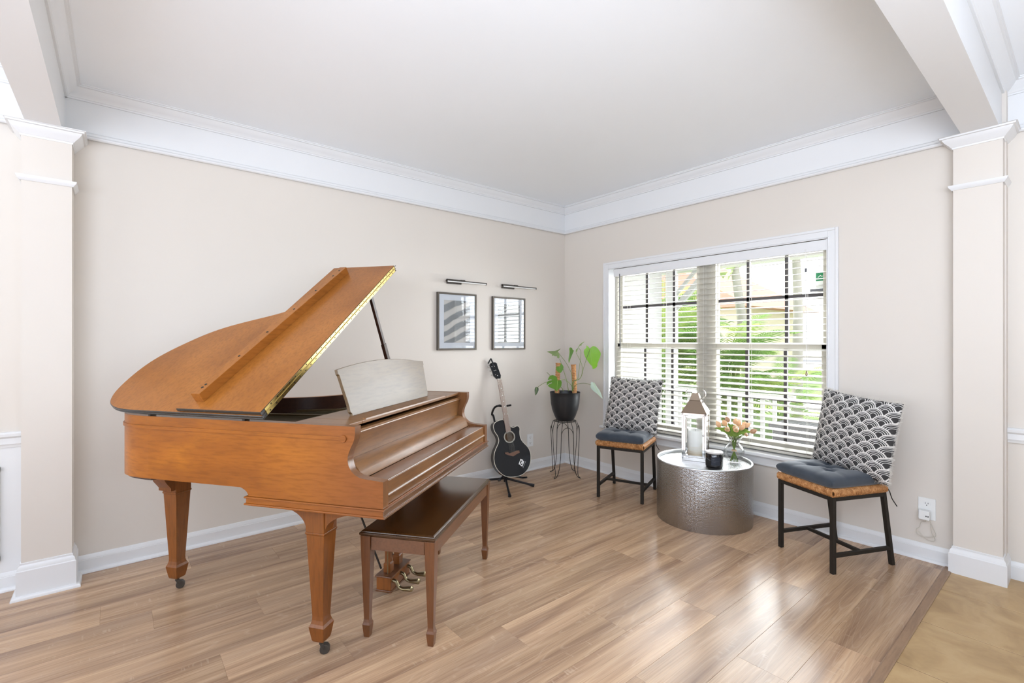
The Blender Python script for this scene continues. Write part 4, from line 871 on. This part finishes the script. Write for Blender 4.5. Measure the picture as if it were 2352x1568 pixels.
# jar candle
JC = empty('jar_candle', (-.441, -1.893, .4105), math.radians(-50), 'black glass jar candle with pale lid on the drum table', 'candle')
MB().lathe([(.0001, 0), (.050, 0), (.055, .003), (.0575, .008), (.0575, .090), (.055, .094), (.0001, .094)], n=48).build('jar', flat('black_glass', (.006, .006, .008), .12, coat=.5), JC, smooth=40)
MB().lathe([(.0001, .094), (.057, .094), (.059, .096), (.059, .103), (.057, .1055), (.0001, .1065)], n=48).build('lid', flat('pale_lid', (.62, .58, .55), .35), JC, smooth=40)
lb = MB(); m = 14
for i in range(m+1):
    a = -PI*.5-.55+1.1*i/m; lb.v += [(.0579*math.cos(a), .0579*math.sin(a), .018), (.0579*math.cos(a), .0579*math.sin(a), .074)]
for i in range(m): lb.f.append((2*i, 2*i+2, 2*i+3, 2*i+1)); lb.m.append(0)
lb.build('paper_label', flat('label_navy', (.022, .025, .035), .5), JC)
lt = MB()
for (z_, a0, a1, hh) in ((.060, -.42, -.15, .002), (.055, -.42, -.22, .0015), (.046, -.42, .38, .0008), (.040, -.42, -.05, .001)):
    q = 6
    for i in range(q):
        A, B = -PI/2+a0+(a1-a0)*i/q, -PI/2+a0+(a1-a0)*(i+.8)/q; lt.add([(.0582*math.cos(A), .0582*math.sin(A), z_), (.0582*math.cos(B), .0582*math.sin(B), z_), (.0582*math.cos(B), .0582*math.sin(B), z_+hh), (.0582*math.cos(A), .0582*math.sin(A), z_+hh)], [(0, 1, 2, 3)])
lt.build('label_print', flat('label_print', (.14, .15, .18), .6), JC)
# vase
VX, VY, VZ = -.246, -1.941, .4105
pr_ = [(.0001, 0), (.030, 0), (.039, .002), (.041, .006), (.052, .030), (.066, .062), (.0705, .085), (.066, .106), (.052, .125), (.039, .140), (.0345, .150), (.036, .160), (.044, .175), (.0555, .190)]
inn = [(.054, .190), (.0425, .176), (.0342, .160), (.0327, .150), (.0372, .139), (.050, .1245), (.064, .1055), (.0685, .085), (.064, .0625), (.050, .032), (.039, .012), (.0001, .009)]
VS = MB().lathe(pr_+inn, n=56).build('glass_vase', M['vaseglass'], smooth=70); VS.location = (VX, VY, VZ); tag(VS, 'clear glass vase with a flared rim holding tulips', 'vase')
MB().lathe([(.0165, .143), (.0185, .147), (.0185, .152), (.0165, .156)], n=20).tube(smooth_path([(.015, -.012, .150), (.028, -.016, .140), (.030, -.020, .118), (.036, -.020, .106)], 4), .0012, 5)
def petal_head(base, tip, mat, parent, r):
    base = Vector(base); tip = Vector(tip); ax = (tip-base); L = ax.length; ax.normalize(); u = ax.orthogonal().normalized(); v = ax.cross(u)
    for k in range(6):
        a0 = 2*PI*k/6; inner = .9 if k % 2 else 1.0; mb = MB(); nn = 6; mm = 5; vs = []
        for i in range(nn+1):
            t = i/nn; rad = r*inner*(math.sin(PI*min(.985, .12+.87*t))**.8) ; wd = 1.15*math.sin(PI*(.10+.88*t))**.6*(1-.25*t)
            for j in range(mm+1):
                s_ = -1+2*j/mm; a = a0+s_*.62*wd; vs.append(base+ax*(L*t*(1-.05*s_*s_))+(u*math.cos(a)+v*math.sin(a))*rad)
        mb.add(vs, [(i*(mm+1)+j, i*(mm+1)+j+1, (i+1)*(mm+1)+j+1, (i+1)*(mm+1)+j) for i in range(nn) for j in range(mm)])
        mb.build('petal', mat, parent, smooth=True)
tl_lab = ['peach tulip leaning to the far left of the vase', 'peach tulip second from the left', 'tallest brownish tulip bud at the upper left', 'peach tulip facing forward, left of centre low', 'peach tulip upright at the top centre', 'pale peach tulip just right of the top centre', 'peach tulip upright in the middle of the bunch', 'round peach tulip facing forward at the centre', 'pale yellow tulip right of centre', 'peach tulip leaning up to the right', 'brown tulip bud pointing far right', 'small pale tulip bud low on the right', 'pale tulip half hidden behind at the upper right']
for i, (b_, t_) in enumerate(tulips):
    T_ = empty('tulip', (VX, VY, VZ), 0, tl_lab[i], 'flower', 'tulips in the glass vase')
    b_ = Vector(b_); t_ = Vector(t_); d = (t_-b_)
    if d.length < .035: d = (Vector((-3.7, -3.6, 1.3))-Vector((VX, VY, VZ))-b_).normalized()*.05; 
    if d.length > .052: d = d.normalized()*.052
    petal_head(b_, b_+d, M['petaldark'] if i in (2, 10) else M['petal'], T_, .0185 if i not in (11,) else .013)
    a = i*2.4; ft_ = (.026*math.cos(a), .026*math.sin(a), .013); nk_ = (.014*math.cos(a+2.6)*.8, .014*math.sin(a+2.6)*.8, .150)
    MB().tube(smooth_path([ft_, (nk_[0]*.2, nk_[1]*.2, .10), nk_, tuple(b_*.5+Vector(nk_)*.5+Vector((0, 0, .012))), tuple(b_-d*.1)], 5), .0024, 6).build('stem', M['tulipleaf'], T_, smooth=True)
    if i < 14:
        (p0, p1) = tulip_leaves[i]; p0 = Vector(p0); p1 = Vector(p1); n_ = 8; side = (p1-p0).cross(Vector((-.64, -.77, 0))).normalized(); mb = MB(); vs = []
        for j in range(n_+1):
            t = j/n_; c = p0.lerp(p1, t)+Vector((0, 0, .018*math.sin(PI*t))); w_ = .012*math.sin(PI*(.08+.92*t))**.7
            vs += [c-side*w_, c+Vector((.3, .3, -.2))*w_*.5, c+side*w_]
        mb.add(vs, [(3*j+k, 3*j+k+1, 3*j+k+4, 3*j+k+3) for j in range(n_) for k in (0, 1)]); mb.build('leaf', M['tulipleaf'], T_, smooth=True)
TW = MB().lathe([(.0150, .085), (.0175, .088), (.0175, .094), (.0150, .097)], n=20).tube(smooth_path([(-.012, -.012, .092), (-.004, -.022, .082), (.008, -.030, .060)], 4), .0015, 5)
tw = TW.build('twine', flat('jute_twine', (.55, .38, .22), .9), smooth=True); tw.location = (VX, VY, VZ); tag(tw, 'jute twine tied round the tulip stems inside the vase', 'twine')
# ------------------------------------------------------------------ thick sheet from a traced outline, at its own place and size
def sheet(pts, nrm, th, name, mat, parent, curl=0.0, smooth=False, both=None):
    P = [Vector(p) for p in pts]; nrm = Vector(nrm).normalized(); c = sum(P, Vector())/len(P); R = max((p-c).length for p in P)
    bm = bmesh.new(); vs = [bm.verts.new(p) for p in P]; ux = nrm.orthogonal().normalized(); uy = nrm.cross(ux)
    from mathutils.geometry import tessellate_polygon
    for tri in tessellate_polygon([[Vector((p.dot(ux), p.dot(uy), 0)) for p in P]]):
        try: bm.faces.new([vs[k] for k in tri])
        except ValueError: pass
    if curl:
        bmesh.ops.subdivide_edges(bm, edges=bm.edges[:], cuts=2, use_grid_fill=True)
        for v in bm.verts: d = (v.co-c); v.co += nrm*curl*(1-(d.length/R)**2)*R
    r = bmesh.ops.extrude_face_region(bm, geom=bm.faces[:]); 
    for v in [g for g in r['geom'] if isinstance(g, bmesh.types.BMVert)]: v.co -= nrm*th
    bmesh.ops.recalc_face_normals(bm, faces=bm.faces)
    me = bpy.data.meshes.new(name); bm.to_mesh(me); bm.free(); me.materials.append(mat)
    if smooth:
        me.polygons.foreach_set('use_smooth', [True]*len(me.polygons)); me.set_sharp_from_angle(angle=math.radians(50))
    o = bpy.data.objects.new(name, me); COL.objects.link(o)
    if parent: o.parent = parent
    return o
# ------------------------------------------------------------------ plant stand, pot, monstera
SX, SY = -.364, -.356
PS = empty('plant_stand', (SX, SY, 0), math.radians(9.5), 'dark wire plant stand with hairpin legs in the corner', 'plant stand')
rg = MB(); 
for R0, zz in ((.106, .524), (.090, .522)): rg.tube([(R0*math.cos(2*PI*i/40), R0*math.sin(2*PI*i/40), zz) for i in range(41)], .0030, 6)
for k in range(6): a = PI*k/6; rg.tube([(-.106*math.cos(a), -.106*math.sin(a), .521), (.106*math.cos(a), .106*math.sin(a), .521)], .0022, 5)
rg.build('top_ring', M['chairmetal'], PS, smooth=True)
hp = [(.104, -.046, .522), (.122, -.050, .470), (.130, -.050, .41), (.128, -.042, .25), (.128, -.030, .12), (.138, -.014, .035), (.160, -.006, .008), (.180, 0, .005), (.160, .006, .008), (.138, .014, .035), (.128, .030, .12), (.128, .042, .25), (.130, .050, .41), (.122, .050, .470), (.104, .046, .522)]
lm = MB().tube(smooth_path(hp, 4), .0030, 6).build('leg', M['chairmetal'], mesh_only=True, smooth=True)
def arch(): 
    p0 = Vector((.130, .050, .40)); a = PI/2; p1 = Vector((math.cos(a)*.130+math.sin(a)*.050, math.sin(a)*.130-math.cos(a)*.050, .40)); m_ = (p0+p1)/2
    pts = [p0.lerp(p1, (1-math.cos(PI*i/14))/2)+Vector((0, 0, .060*math.sin(PI*i/14)))+ (m_.normalized()*.018*math.sin(PI*i/14)) for i in range(15)]
    return MB().tube(pts, .0026, 6).build('arch', M['chairmetal'], mesh_only=True, smooth=True)
am = arch()
for k in range(4): inst('leg', lm, PS, (0, 0, 0), (0, 0, k*PI/2)); inst('arch', am, PS, (0, 0, 0), (0, 0, k*PI/2))
PT = empty('monstera_plant', (SX, SY, .528), 0, 'monstera in a black pot with two moss poles on the wire stand', 'plant')
MB().lathe([(.0001, 0), (.072, 0), (.082, .006), (.104, .050), (.124, .105), (.136, .165), (.141, .225), (.145, .268), (.147, .272), (.145, .274), (.141, .272), (.134, .22), (.128, .19), (.0001, .19)], n=56).build('pot', flat('black_pot', (.018, .018, .019), .38), PT, smooth=50)
MB().lathe([(.0001, .232), (.128, .230)], n=40).build('soil', flat('potting_soil', (.03, .02, .014), 1), PT)
def moss():
    t = NT('coir_pole'); n = t.noise(t.coord('Object'), 90, 3, .7); return t.pbr(t.ramp(n, [(.3, (.30, .12, .04)), (.6, (.62, .32, .14)), (.8, (.80, .52, .28))]), .9, spec=.1, normal=t.bump(n, .5, .003))
mm_ = moss()
for (a, b) in poles:
    a = Vector(a)-Vector((0, 0, .528)); b = Vector(b)-Vector((0, 0, .528)); b = b+(b-a).normalized()*.02; n = 46; pth = [a.lerp(b, i/n) for i in range(n+1)]
    rs = [.0225+.0018*math.sin(i*2.1) for i in range(n+1)]; rs[0] = .027; rs[1] = .026; rs[2] = .023
    pl_ = MB().tube(pth, rs, 14).build('moss_pole', mm_, PT, smooth=60)
    tw_ = MB()
    for k in range(12):
        t = .07+.078*k; c = a.lerp(b, t); tw_.tube([c+Vector((.0250*math.cos(q), .0250*math.sin(q), .0035*math.sin(q))) for q in [2*PI*j/16 for j in range(17)]], .0010, 4)
    tw_.build('twine_wrap', flat('wrap_twine', (.72, .50, .30), .8) if 'wrap_twine' not in bpy.data.materials else bpy.data.materials['wrap_twine'], pl_)
lmats = {'heart_big': 'leafbright', 'split': 'leaf', 'small_pole': 'leaf', 'tiny': 'leafdark', 'ragged': 'leafpale', 'folded': 'leaf', 'top': 'leafpale', 'silver': 'leafsilver'}
ln = {'heart_big': (-.75, -.60, .15), 'split': (-.55, -.75, .45), 'small_pole': (-.5, -.85, .1), 'tiny': (-.7, -.7, .1), 'ragged': (-.5, -.5, .9), 'folded': (-.8, -.55, 0), 'top': (-.6, -.7, .5), 'silver': (-.6, -.6, .8)}
Fv = Vector((-.636, -.772, 0)); 
ribm = flat('leaf_rib', (.42, .55, .16), .5)
for k, pts in leaves.items():
    nrm = Vector(ln[k]).normalized(); P = [Vector(p)-Vector((0, 0, .528)) for p in pts]; c = sum(P, Vector())/len(P)
    # slide each outline point along its sight line onto the leaf's own tilted plane
    E_ = Vector((-3.7-SX, -3.602-SY, 1.30-.528)); Q = []
    for p in P:
        r = (p-E_); t = ((c-E_).dot(nrm))/(r.dot(nrm)); t = max(.975, min(1.025, t)); Q.append(E_+r*t)
    idx_ = None
    Q0 = Q
    if k in ('heart_big', 'small_pole', 'tiny', 'silver', 'folded'): Q = list(smooth_path(Q+[Q[0]], 3))[:-1]
    lf = sheet(Q, -Fv, .0012, 'leaf', M[lmats[k]], PT, curl=0 if k in ('split', 'ragged') else .08, smooth=True)
    ends = {'heart_big': (0, 12), 'split': (0, 23), 'small_pole': (11, 5), 'tiny': (0, 5), 'silver': (1, 7), 'folded': (11, 6)}.get(k)
    if ends:
        a_ = Q0[ends[0]]; b_ = Q0[ends[1]]; up_n = (E_-c).normalized(); m_ = (a_+b_)/2+up_n*.018; MB().tube([a_+up_n*.004, m_, b_+up_n*.003], [.0012, .0009, .0004], 5).build('midrib', ribm, lf, smooth=True)
for pth in stems:
    p = [Vector(q)-Vector((0, 0, .528)) for q in pth]; m = smooth_path(p, 5); n = len(m); MB().tube(m, [.0022+.0016*(i/(n-1))**2 for i in range(n)], 6).build('stem', M['stem'], PT, smooth=True)

# ------------------------------------------------------------------ guitar and its stand
G0, GX, GZ, GN = [Vector(v) for v in g_frame]
GU = empty('acoustic_guitar', (G0.x, G0.y, .10), 0, 'black cutaway acoustic guitar on a floor stand by the back wall', 'guitar')
def gp(p, d=0.0): return GX*p[0]+GZ*p[1]+GN*d
M['gtop'] = flat('gloss_black', (.006, .007, .009), .10, spec=.45); M['gside'] = flat('gloss_black_side', (.008, .007, .006), .2); M['cream'] = flat('cream_binding', (.70, .66, .56), .4)
M['gneck'] = flat('neck_wood', (.40, .24, .14), .4); M['fret'] = flat('fretboard', (.30, .20, .16), .45); M['bridge'] = flat('bridge_wood', (.17, .09, .06), .5); M['tuner'] = flat('tuner_metal', (.55, .54, .50), .25, metal=1.0)
bd = [(p.x, p.y) for p in smooth_path([(a, b, 0) for a, b in g_body+[g_body[0]]], 3)][:-1]
hc = Vector((g_hole[0], g_hole[1])); hr = .0435
def annulus(r0, r1, d0, d1, n=40):
    return MB().loft([[gp((hc.x+r*math.cos(2*PI*j/n), hc.y+r*math.sin(2*PI*j/n)), d) for j in range(n)] for r, d in ((r0, d0), (r0, d1), (r1, d1), (r1, d0))], cap=False)
# body: soundboard with a real opening, sides and back
n = len(bd)
def top_with_hole():
    bm = bmesh.new(); vo = [bm.verts.new(gp(p, 0)) for p in bd]; m = 32; vi = [bm.verts.new(gp((hc.x+hr*math.cos(2*PI*j/m), hc.y+hr*math.sin(2*PI*j/m)), 0)) for j in range(m)]
    eo = [bm.edges.new((vo[i], vo[(i+1) % n])) for i in range(n)]; ei = [bm.edges.new((vi[i], vi[(i+1) % m])) for i in range(m)]
    bmesh.ops.triangle_fill(bm, use_beauty=True, use_dissolve=False, edges=eo+ei)
    for f in list(bm.faces):
        c = f.calc_center_median(); q = (Vector((c.dot(GX), c.dot(GZ)))-hc).length
        if q < hr*.9: bm.faces.remove(f)
    bmesh.ops.recalc_face_normals(bm, faces=bm.faces); me = bpy.data.meshes.new('soundboard'); bm.to_mesh(me); bm.free(); me.materials.append(M['gtop']); o = bpy.data.objects.new('soundboard', me); COL.objects.link(o); o.parent = GU
top_with_hole()
sd = MB(); sd.loft([[gp(p, -.0006) for p in bd], [gp((p[0]*.998, p[1]), -.080) for p in bd]], cap=False); sd.add([gp((p[0]*.998, p[1]), -.080) for p in bd], [tuple(range(n))]); sd.build('body_shell', M['gside'], GU, smooth=50)
bo, bi = closed_off(bd, .0012), closed_off(bd, -.0028)
MB().loft([[gp(p, -.0035) for p in bo], [gp(p, .0010) for p in bo], [gp(p, .0010) for p in bi], [gp(p, -.001) for p in bi]], cap=False).build('binding', M['cream'], GU, smooth=40)
annulus(.0440, .0535, .0004, .0012).build('rosette', M['cream'], GU); annulus(.0462, .0500, .0006, .0014).build('rosette_ring', M['gtop'], GU)
MB().loft([[gp((hc.x+.07*math.cos(2*PI*j/24), hc.y+.07*math.sin(2*PI*j/24)), d) for j in range(24)] for d in (-.070, -.066)]).build('inner_back', flat('inner_spruce', (.16, .08, .035), .7), GU)
sheet([gp(p, .009) for p in g_bridge], GN, .0085, 'bridge', M['bridge'], GU, smooth=False)
a_ = [gp(p, .011) for p in g_fb]; sheet(a_, GN, .006, 'fretboard', M['fret'], GU)
fb = [Vector(p) for p in g_fb]
nb_ = MB(); 
def nk(t, s, d): q = fb[3].lerp(fb[0], t).lerp(fb[2].lerp(fb[1], t), s); return gp(q, d)
nb_.loft([[nk(0, 0, .005), nk(0, 1, .005), nk(0, .8, -.012), nk(0, .2, -.012)], [nk(.72, 0, .005), nk(.72, 1, .005), nk(.72, .8, -.018), nk(.72, .2, -.018)], [nk(.80, 0, .005), nk(.80, 1, .005), nk(.80, .9, -.06), nk(.80, .1, -.06)]]).build('neck', M['gneck'], GU, smooth=40)
frt = MB()
for i in range(1, 21):
    t = (1-2**(-i/12))*1.40
    if t < 1: frt.beam(nk(t, .02, .0115), nk(t, .98, .0115), .0016, .001)
frt.build('fret', M['tuner'], GU)
MB().beam(nk(0, 0, .012), nk(0, 1, .012), .004, .004).build('nut', M['cream'], GU)
dd = MB()
for p in g_dots: c = gp(p, .0112); dd.loft([[c+GX*.0035*math.cos(2*PI*j/10)+GZ*.0035*math.sin(2*PI*j/10)+GN*d for j in range(10)] for d in (0, .0006)])
dd.build('position_dot', M['signwhite'], GU)
sheet([gp(p, .004) for p in g_head], GN, .015, 'headstock', M['gtop'], GU)
pg = MB()
for i, p in enumerate(g_pegs):
    c = gp(p, -.006); s_ = -1 if i < 3 else 1; pg.ball(tuple(c), .0085, .9, 6); pg.tube([c, c-GX*s_*.022], .002, 6)
    q = gp((p[0]-s_*.032, p[1]), .006); pg.lathe([(.0001, .003), (.004, .002), (.0045, -.002)], tuple(q), 10)
pg.build('tuning_peg', M['tuner'], GU, smooth=True)
sg = MB(); br_c = Vector(((g_bridge[0][0]+g_bridge[5][0])/2+.002, (g_bridge[0][1]+g_bridge[5][1])/2-.004))
for i in range(6):
    s_ = .12+.76*i/5; sg.beam(nk(0, s_, .0135), gp((br_c.x-.024+.0096*i, br_c.y), .013), .0009, .0009)
sg.build('string', M['tuner'], GU)
CP = empty('guitar_capo', tuple(GU.location+gp(g_capo[1], .008)), 0, 'black spring capo clipped to the top of the guitar headstock', 'capo')
rel_ = lambda p, d=.008: gp(p, d)-gp(g_capo[1], .008)
MB().beam(rel_(g_capo[0]), rel_(g_capo[2]), .012, .010).beam(rel_(g_capo[0]), rel_(g_capo[3]), .014, .012).beam(rel_((g_capo[3][0]-.01, g_capo[3][1]+.0)), rel_((g_capo[3][0]+.005, g_capo[3][1]-.03)), .012, .014).build('capo_arm', M['blackplastic'], CP, bevel=.002)
# sticker with two interlocked block letters and a line
lg = MB(); A_, B_, C_, D_ = [Vector(p) for p in g_logo[:4]]
def lgp(u, v): q = A_.lerp(B_, v)+(D_-A_)*u; return q
def rect(u0, u1, v0, v1): return [gp(lgp(u, v), .0012) for u, v in ((u0, v0), (u1, v0), (u1, v1), (u0, v1))]
for (u0, u1, v0, v1) in ((0, .20, .12, 1), (.20, .62, .80, 1), (.20, .50, .12, .30), (.44, .62, .30, .62), (.62, .80, .42, .72), (.44, .60, .66, .80),
                         (.80, 1.0, 0, .88), (.50, .80, 0, .18), (.62, .80, .72, .88)):
    lg.add(rect(u0, u1, v0, v1), [(0, 1, 2, 3)])
lg.beam(gp(g_logo[4], .0011), gp(g_logo[5], .0011), .0022, .0006)
lg.build('emblem_sticker', flat('sticker_white', (.82, .82, .82), .5), GU)
# stand
GSX, GSY = float(GU.location.x), float(GU.location.y)
TS = empty('guitar_stand', (GSX, GSY, 0), 0, 'black tripod guitar stand holding the black guitar', 'guitar stand')
def lo(p, d): v = gp(p, d); return Vector((v.x, v.y, v.z+.10))
base_c = lo((-.035, -.045), -.05); foot_r = Vector((-.846-GSX, -.429-GSY, .012))
hub = Vector((base_c.x, base_c.y, .055))
MB().tube([hub+Vector((0, 0, -.03)), hub+Vector((0, 0, .07))], .017, 12).build('hub', M['blackplastic'], TS, smooth=40)
for ft2 in (foot_r, Vector((foot_r.x-.34, foot_r.y-.09, .012)), Vector((hub.x-.10, hub.y+.19, .012))):
    lgm = MB().tube([hub, ft2], .0095, 10).build('leg', M['blackmetal'], TS, smooth=40)
    dv = (ft2-hub).normalized(); MB().tube([ft2-dv*.035, ft2-dv*.012, ft2+dv*.012], [.010, .0135, .0135], 10).build('rubber_foot', M['blackplastic'], lgm, smooth=40)
top_ = lo((-.085, .50), -.100); neck_c = lo((-.005, .612), -.030)
up_ = smooth_path([hub+Vector((0, 0, .06)), lo((-.06, .2), -.105), top_, lo((-.108, .545), -.085), lo((-.090, .600), -.055), lo((-.060, .614), -.030), lo((-.040, .616), -.022)], 5)
MB().tube(up_, .0095, 10).build('upright', M['blackmetal'], TS, smooth=True)
yk = MB().tube([lo((-.062, .612), -.026), lo((.012, .607), -.026)], .009, 10).tube([lo((-.066, .613), -.030), lo((-.068, .614), .030)], .008, 10).tube([lo((.010, .607), -.026), lo((.050, .611), .012)], .009, 10)
yk.build('yoke', M['blackplastic'], TS, smooth=True)
ar = MB().tube([hub+Vector((0, 0, .035)), lo((-.115, -.047), -.02), lo((-.118, -.040), .035)], .008, 10).tube([hub+Vector((0, 0, .035)), lo((.12, -.047), -.02), lo((.135, -.042), .040)], .008, 10)
ar.build('cradle_arm', M['blackplastic'], TS, smooth=True)

# ------------------------------------------------------------------ pictures and picture lights on the back wall
def art(name, seed):
    t = NT(name); v = t.coord('Object', (1, 1, 1)); wv = t.n('ShaderNodeTexWave'); wv.wave_type = 'BANDS'; wv.bands_direction = 'Z'
    t.put(wv.inputs[0], t.coord('Object', (1.6, 1, 2.6 if seed else 1.5), loc=(seed*3.1, 0, .35+seed), rot=(0, .45 if not seed else .2, 0))); wv.inputs['Scale'].default_value = 2.2 if not seed else 4.0; wv.inputs['Distortion'].default_value = 3.5; wv.inputs['Detail'].default_value = 2
    n = t.noise(v, 180, 2)
    if not seed: c = t.ramp(wv.outputs[1], [(.30, (.24, .25, .25)), (.46, (.33, .33, .32)), (.52, (.62, .58, .52)), (.8, (.74, .70, .64))])
    else: c = t.ramp(wv.outputs[1], [(.15, (.34, .34, .32)), (.35, (.62, .61, .56)), (.8, (.74, .73, .68))])
    return t.pbr(t.mix(t.math('MULTIPLY', n, .25), c, (.5, .5, .5)), .6)
def picture(x0, x1, z0_, z1_, mx0, mx1, mz0, mz1, label, seed):
    cx, cz = (x0+x1)/2, (z0_+z1_)/2; P = empty('framed_print', (cx, -.001, cz), 0, label, 'picture', 'pair of framed prints')
    a, b, c, d = x0-cx, x1-cx, z0_-cz, z1_-cz; t = .016; f = MB()
    f.box(a, a+t, -.024, 0, c, d).box(b-t, b, -.024, 0, c, d).box(a+t, b-t, -.024, 0, c, c+t).box(a+t, b-t, -.024, 0, d-t, d)
    f.build('frame', flat('frame_metal', (.10, .085, .07), .4, metal=.5), P, bevel=.0015)
    q0, q1, r0, r1 = mx0-cx, mx1-cx, mz0-cz, mz1-cz; m = MB()
    m.box(a+t, q0, -.016, -.012, c+t, d-t).box(q1, b-t, -.016, -.012, c+t, d-t).box(q0, q1, -.016, -.012, c+t, r0).box(q0, q1, -.016, -.012, r1, d-t)
    m.build('mat_board', flat('mat_white', (.82, .84, .87), .6), P)
    MB().box(q0-.004, q1+.004, -.011, -.008, r0-.004, r1+.004).build('print', art('print_%d' % seed, seed), P)
    MB().box(a+t-.002, b-t+.002, -.0195, -.0180, c+t-.002, d-t+.002).build('pane', M['pictureglass'], P)
    return P
picture(-1.577, -1.170, 1.2125, 1.7155, -1.511, -1.236, 1.277, 1.650, 'framed print of broad grey and cream waves, left of the pair', 0)
picture(-.984, -.580, 1.210, 1.7115, -.920, -.648, 1.273, 1.643, 'framed print of fine pale wavy lines, right of the pair above the guitar', 1)
M['lampwhite'] = flat('lamp_diffuser', (.85, .85, .83), .4)
def plight(x0, label):
    P = empty('picture_light', (x0, -.001, 1.815), 0, label, 'lamp', 'picture lights'); bm_ = M['frame_b'] if 'frame_b' in M else flat('lamp_bronze', (.055, .045, .038), .4, metal=.4); M['frame_b'] = bm_
    MB().box(.035, .185, -.016, 0, -.020, .020).build('wall_plate', bm_, P, bevel=.002)
    MB().box(.155, .195, -.060, -.010, .004, .016).tube([(.175, -.055, -.004), (.175, -.055, .016)], .008, 10).build('arm', bm_, P, bevel=.001)
    MB().box(.0, .425, -.072, -.048, -.002, .006).box(0, .006, -.072, -.048, -.013, .006).box(.419, .425, -.072, -.048, -.013, .006).build('light_bar', bm_, P, bevel=.001)
    MB().box(.006, .419, -.070, -.050, -.0115, -.0025).build('diffuser', M['lampwhite'], P, bevel=.002)
plight(-1.513, 'slim bronze picture light above the left framed print'); plight(-.901, 'slim bronze picture light above the right framed print')
# ------------------------------------------------------------------ outlets
def outlet(P, lower_plug):
    MB().box(-.040, .040, -.0055, 0, -.0625, .0625).build('cover_plate', M['outlet'], P, bevel=.002)
    for zz in (.0275, -.0275):
        f = MB().lathe([(.0001, .0018), (.0165, .0018), (.017, 0)], n=24); f.v = [(x, -.0055-z, zz+y*.80) for x, y, z in f.v]; f.build('receptacle', M['outlet'], P)
        if zz > 0 or not lower_plug:
            MB().box(-.0075, -.0052, -.0080, -.0070, zz+.001, zz+.009).box(.0052, .0075, -.0080, -.0070, zz+.001, zz+.009).box(-.0022, .0022, -.0080, -.0070, zz-.009, zz-.004).build('socket_slot', M['slot'], P)
o1 = empty('wall_outlet', (-.500, -.0005, .297), 0, 'white double wall outlet behind the guitar on the back wall', 'outlet', 'wall outlets'); outlet(o1, False)
o2 = empty('wall_outlet', (-.0005, -2.972, .3045), -PI/2, 'white wall outlet with an adapter plugged in under the right column', 'outlet', 'wall outlets'); outlet(o2, True)
AD = empty('power_adapter', (-.0085, -2.966, .272), -PI/2, 'white power adapter with thin cord plugged into the right outlet', 'charger')
MB().box(-.025, .025, -.040, .0005, -.026, .028).build('adapter_body', M['outlet'], AD, bevel=.004)
for a in (.010, .019): MB().box(a-.0025, a+.0025, -.0408, -.0398, -.006, .002).build('port', M['slot'], AD)
cdm = flat('clear_cord', (.55, .51, .43), .4)
MB().tube(smooth_path([(.006, -.020, -.026), (.004, -.020, -.038), (-.018, -.006, -.052), (-.028, -.004, -.085), (-.040, -.004, -.098), (-.038, -.004, -.125), (-.015, -.004, -.135), (.020, -.004, -.130), (.048, -.004, -.112), (.036, -.004, -.075), (.026, -.006, -.045), (.022, -.016, -.026)], 6), .0014, 6).build('cord', cdm, AD, smooth=True)
MB().tube(smooth_path([(-.030, -.004, -.108), (-.005, -.004, -.138), (.02, -.004, -.150), (.045, -.004, -.140), (.03, -.005, -.10), (.024, -.006, -.05)], 6), .0014, 6).build('cord', cdm, AD, smooth=True)
bpy.context.view_layer.update()
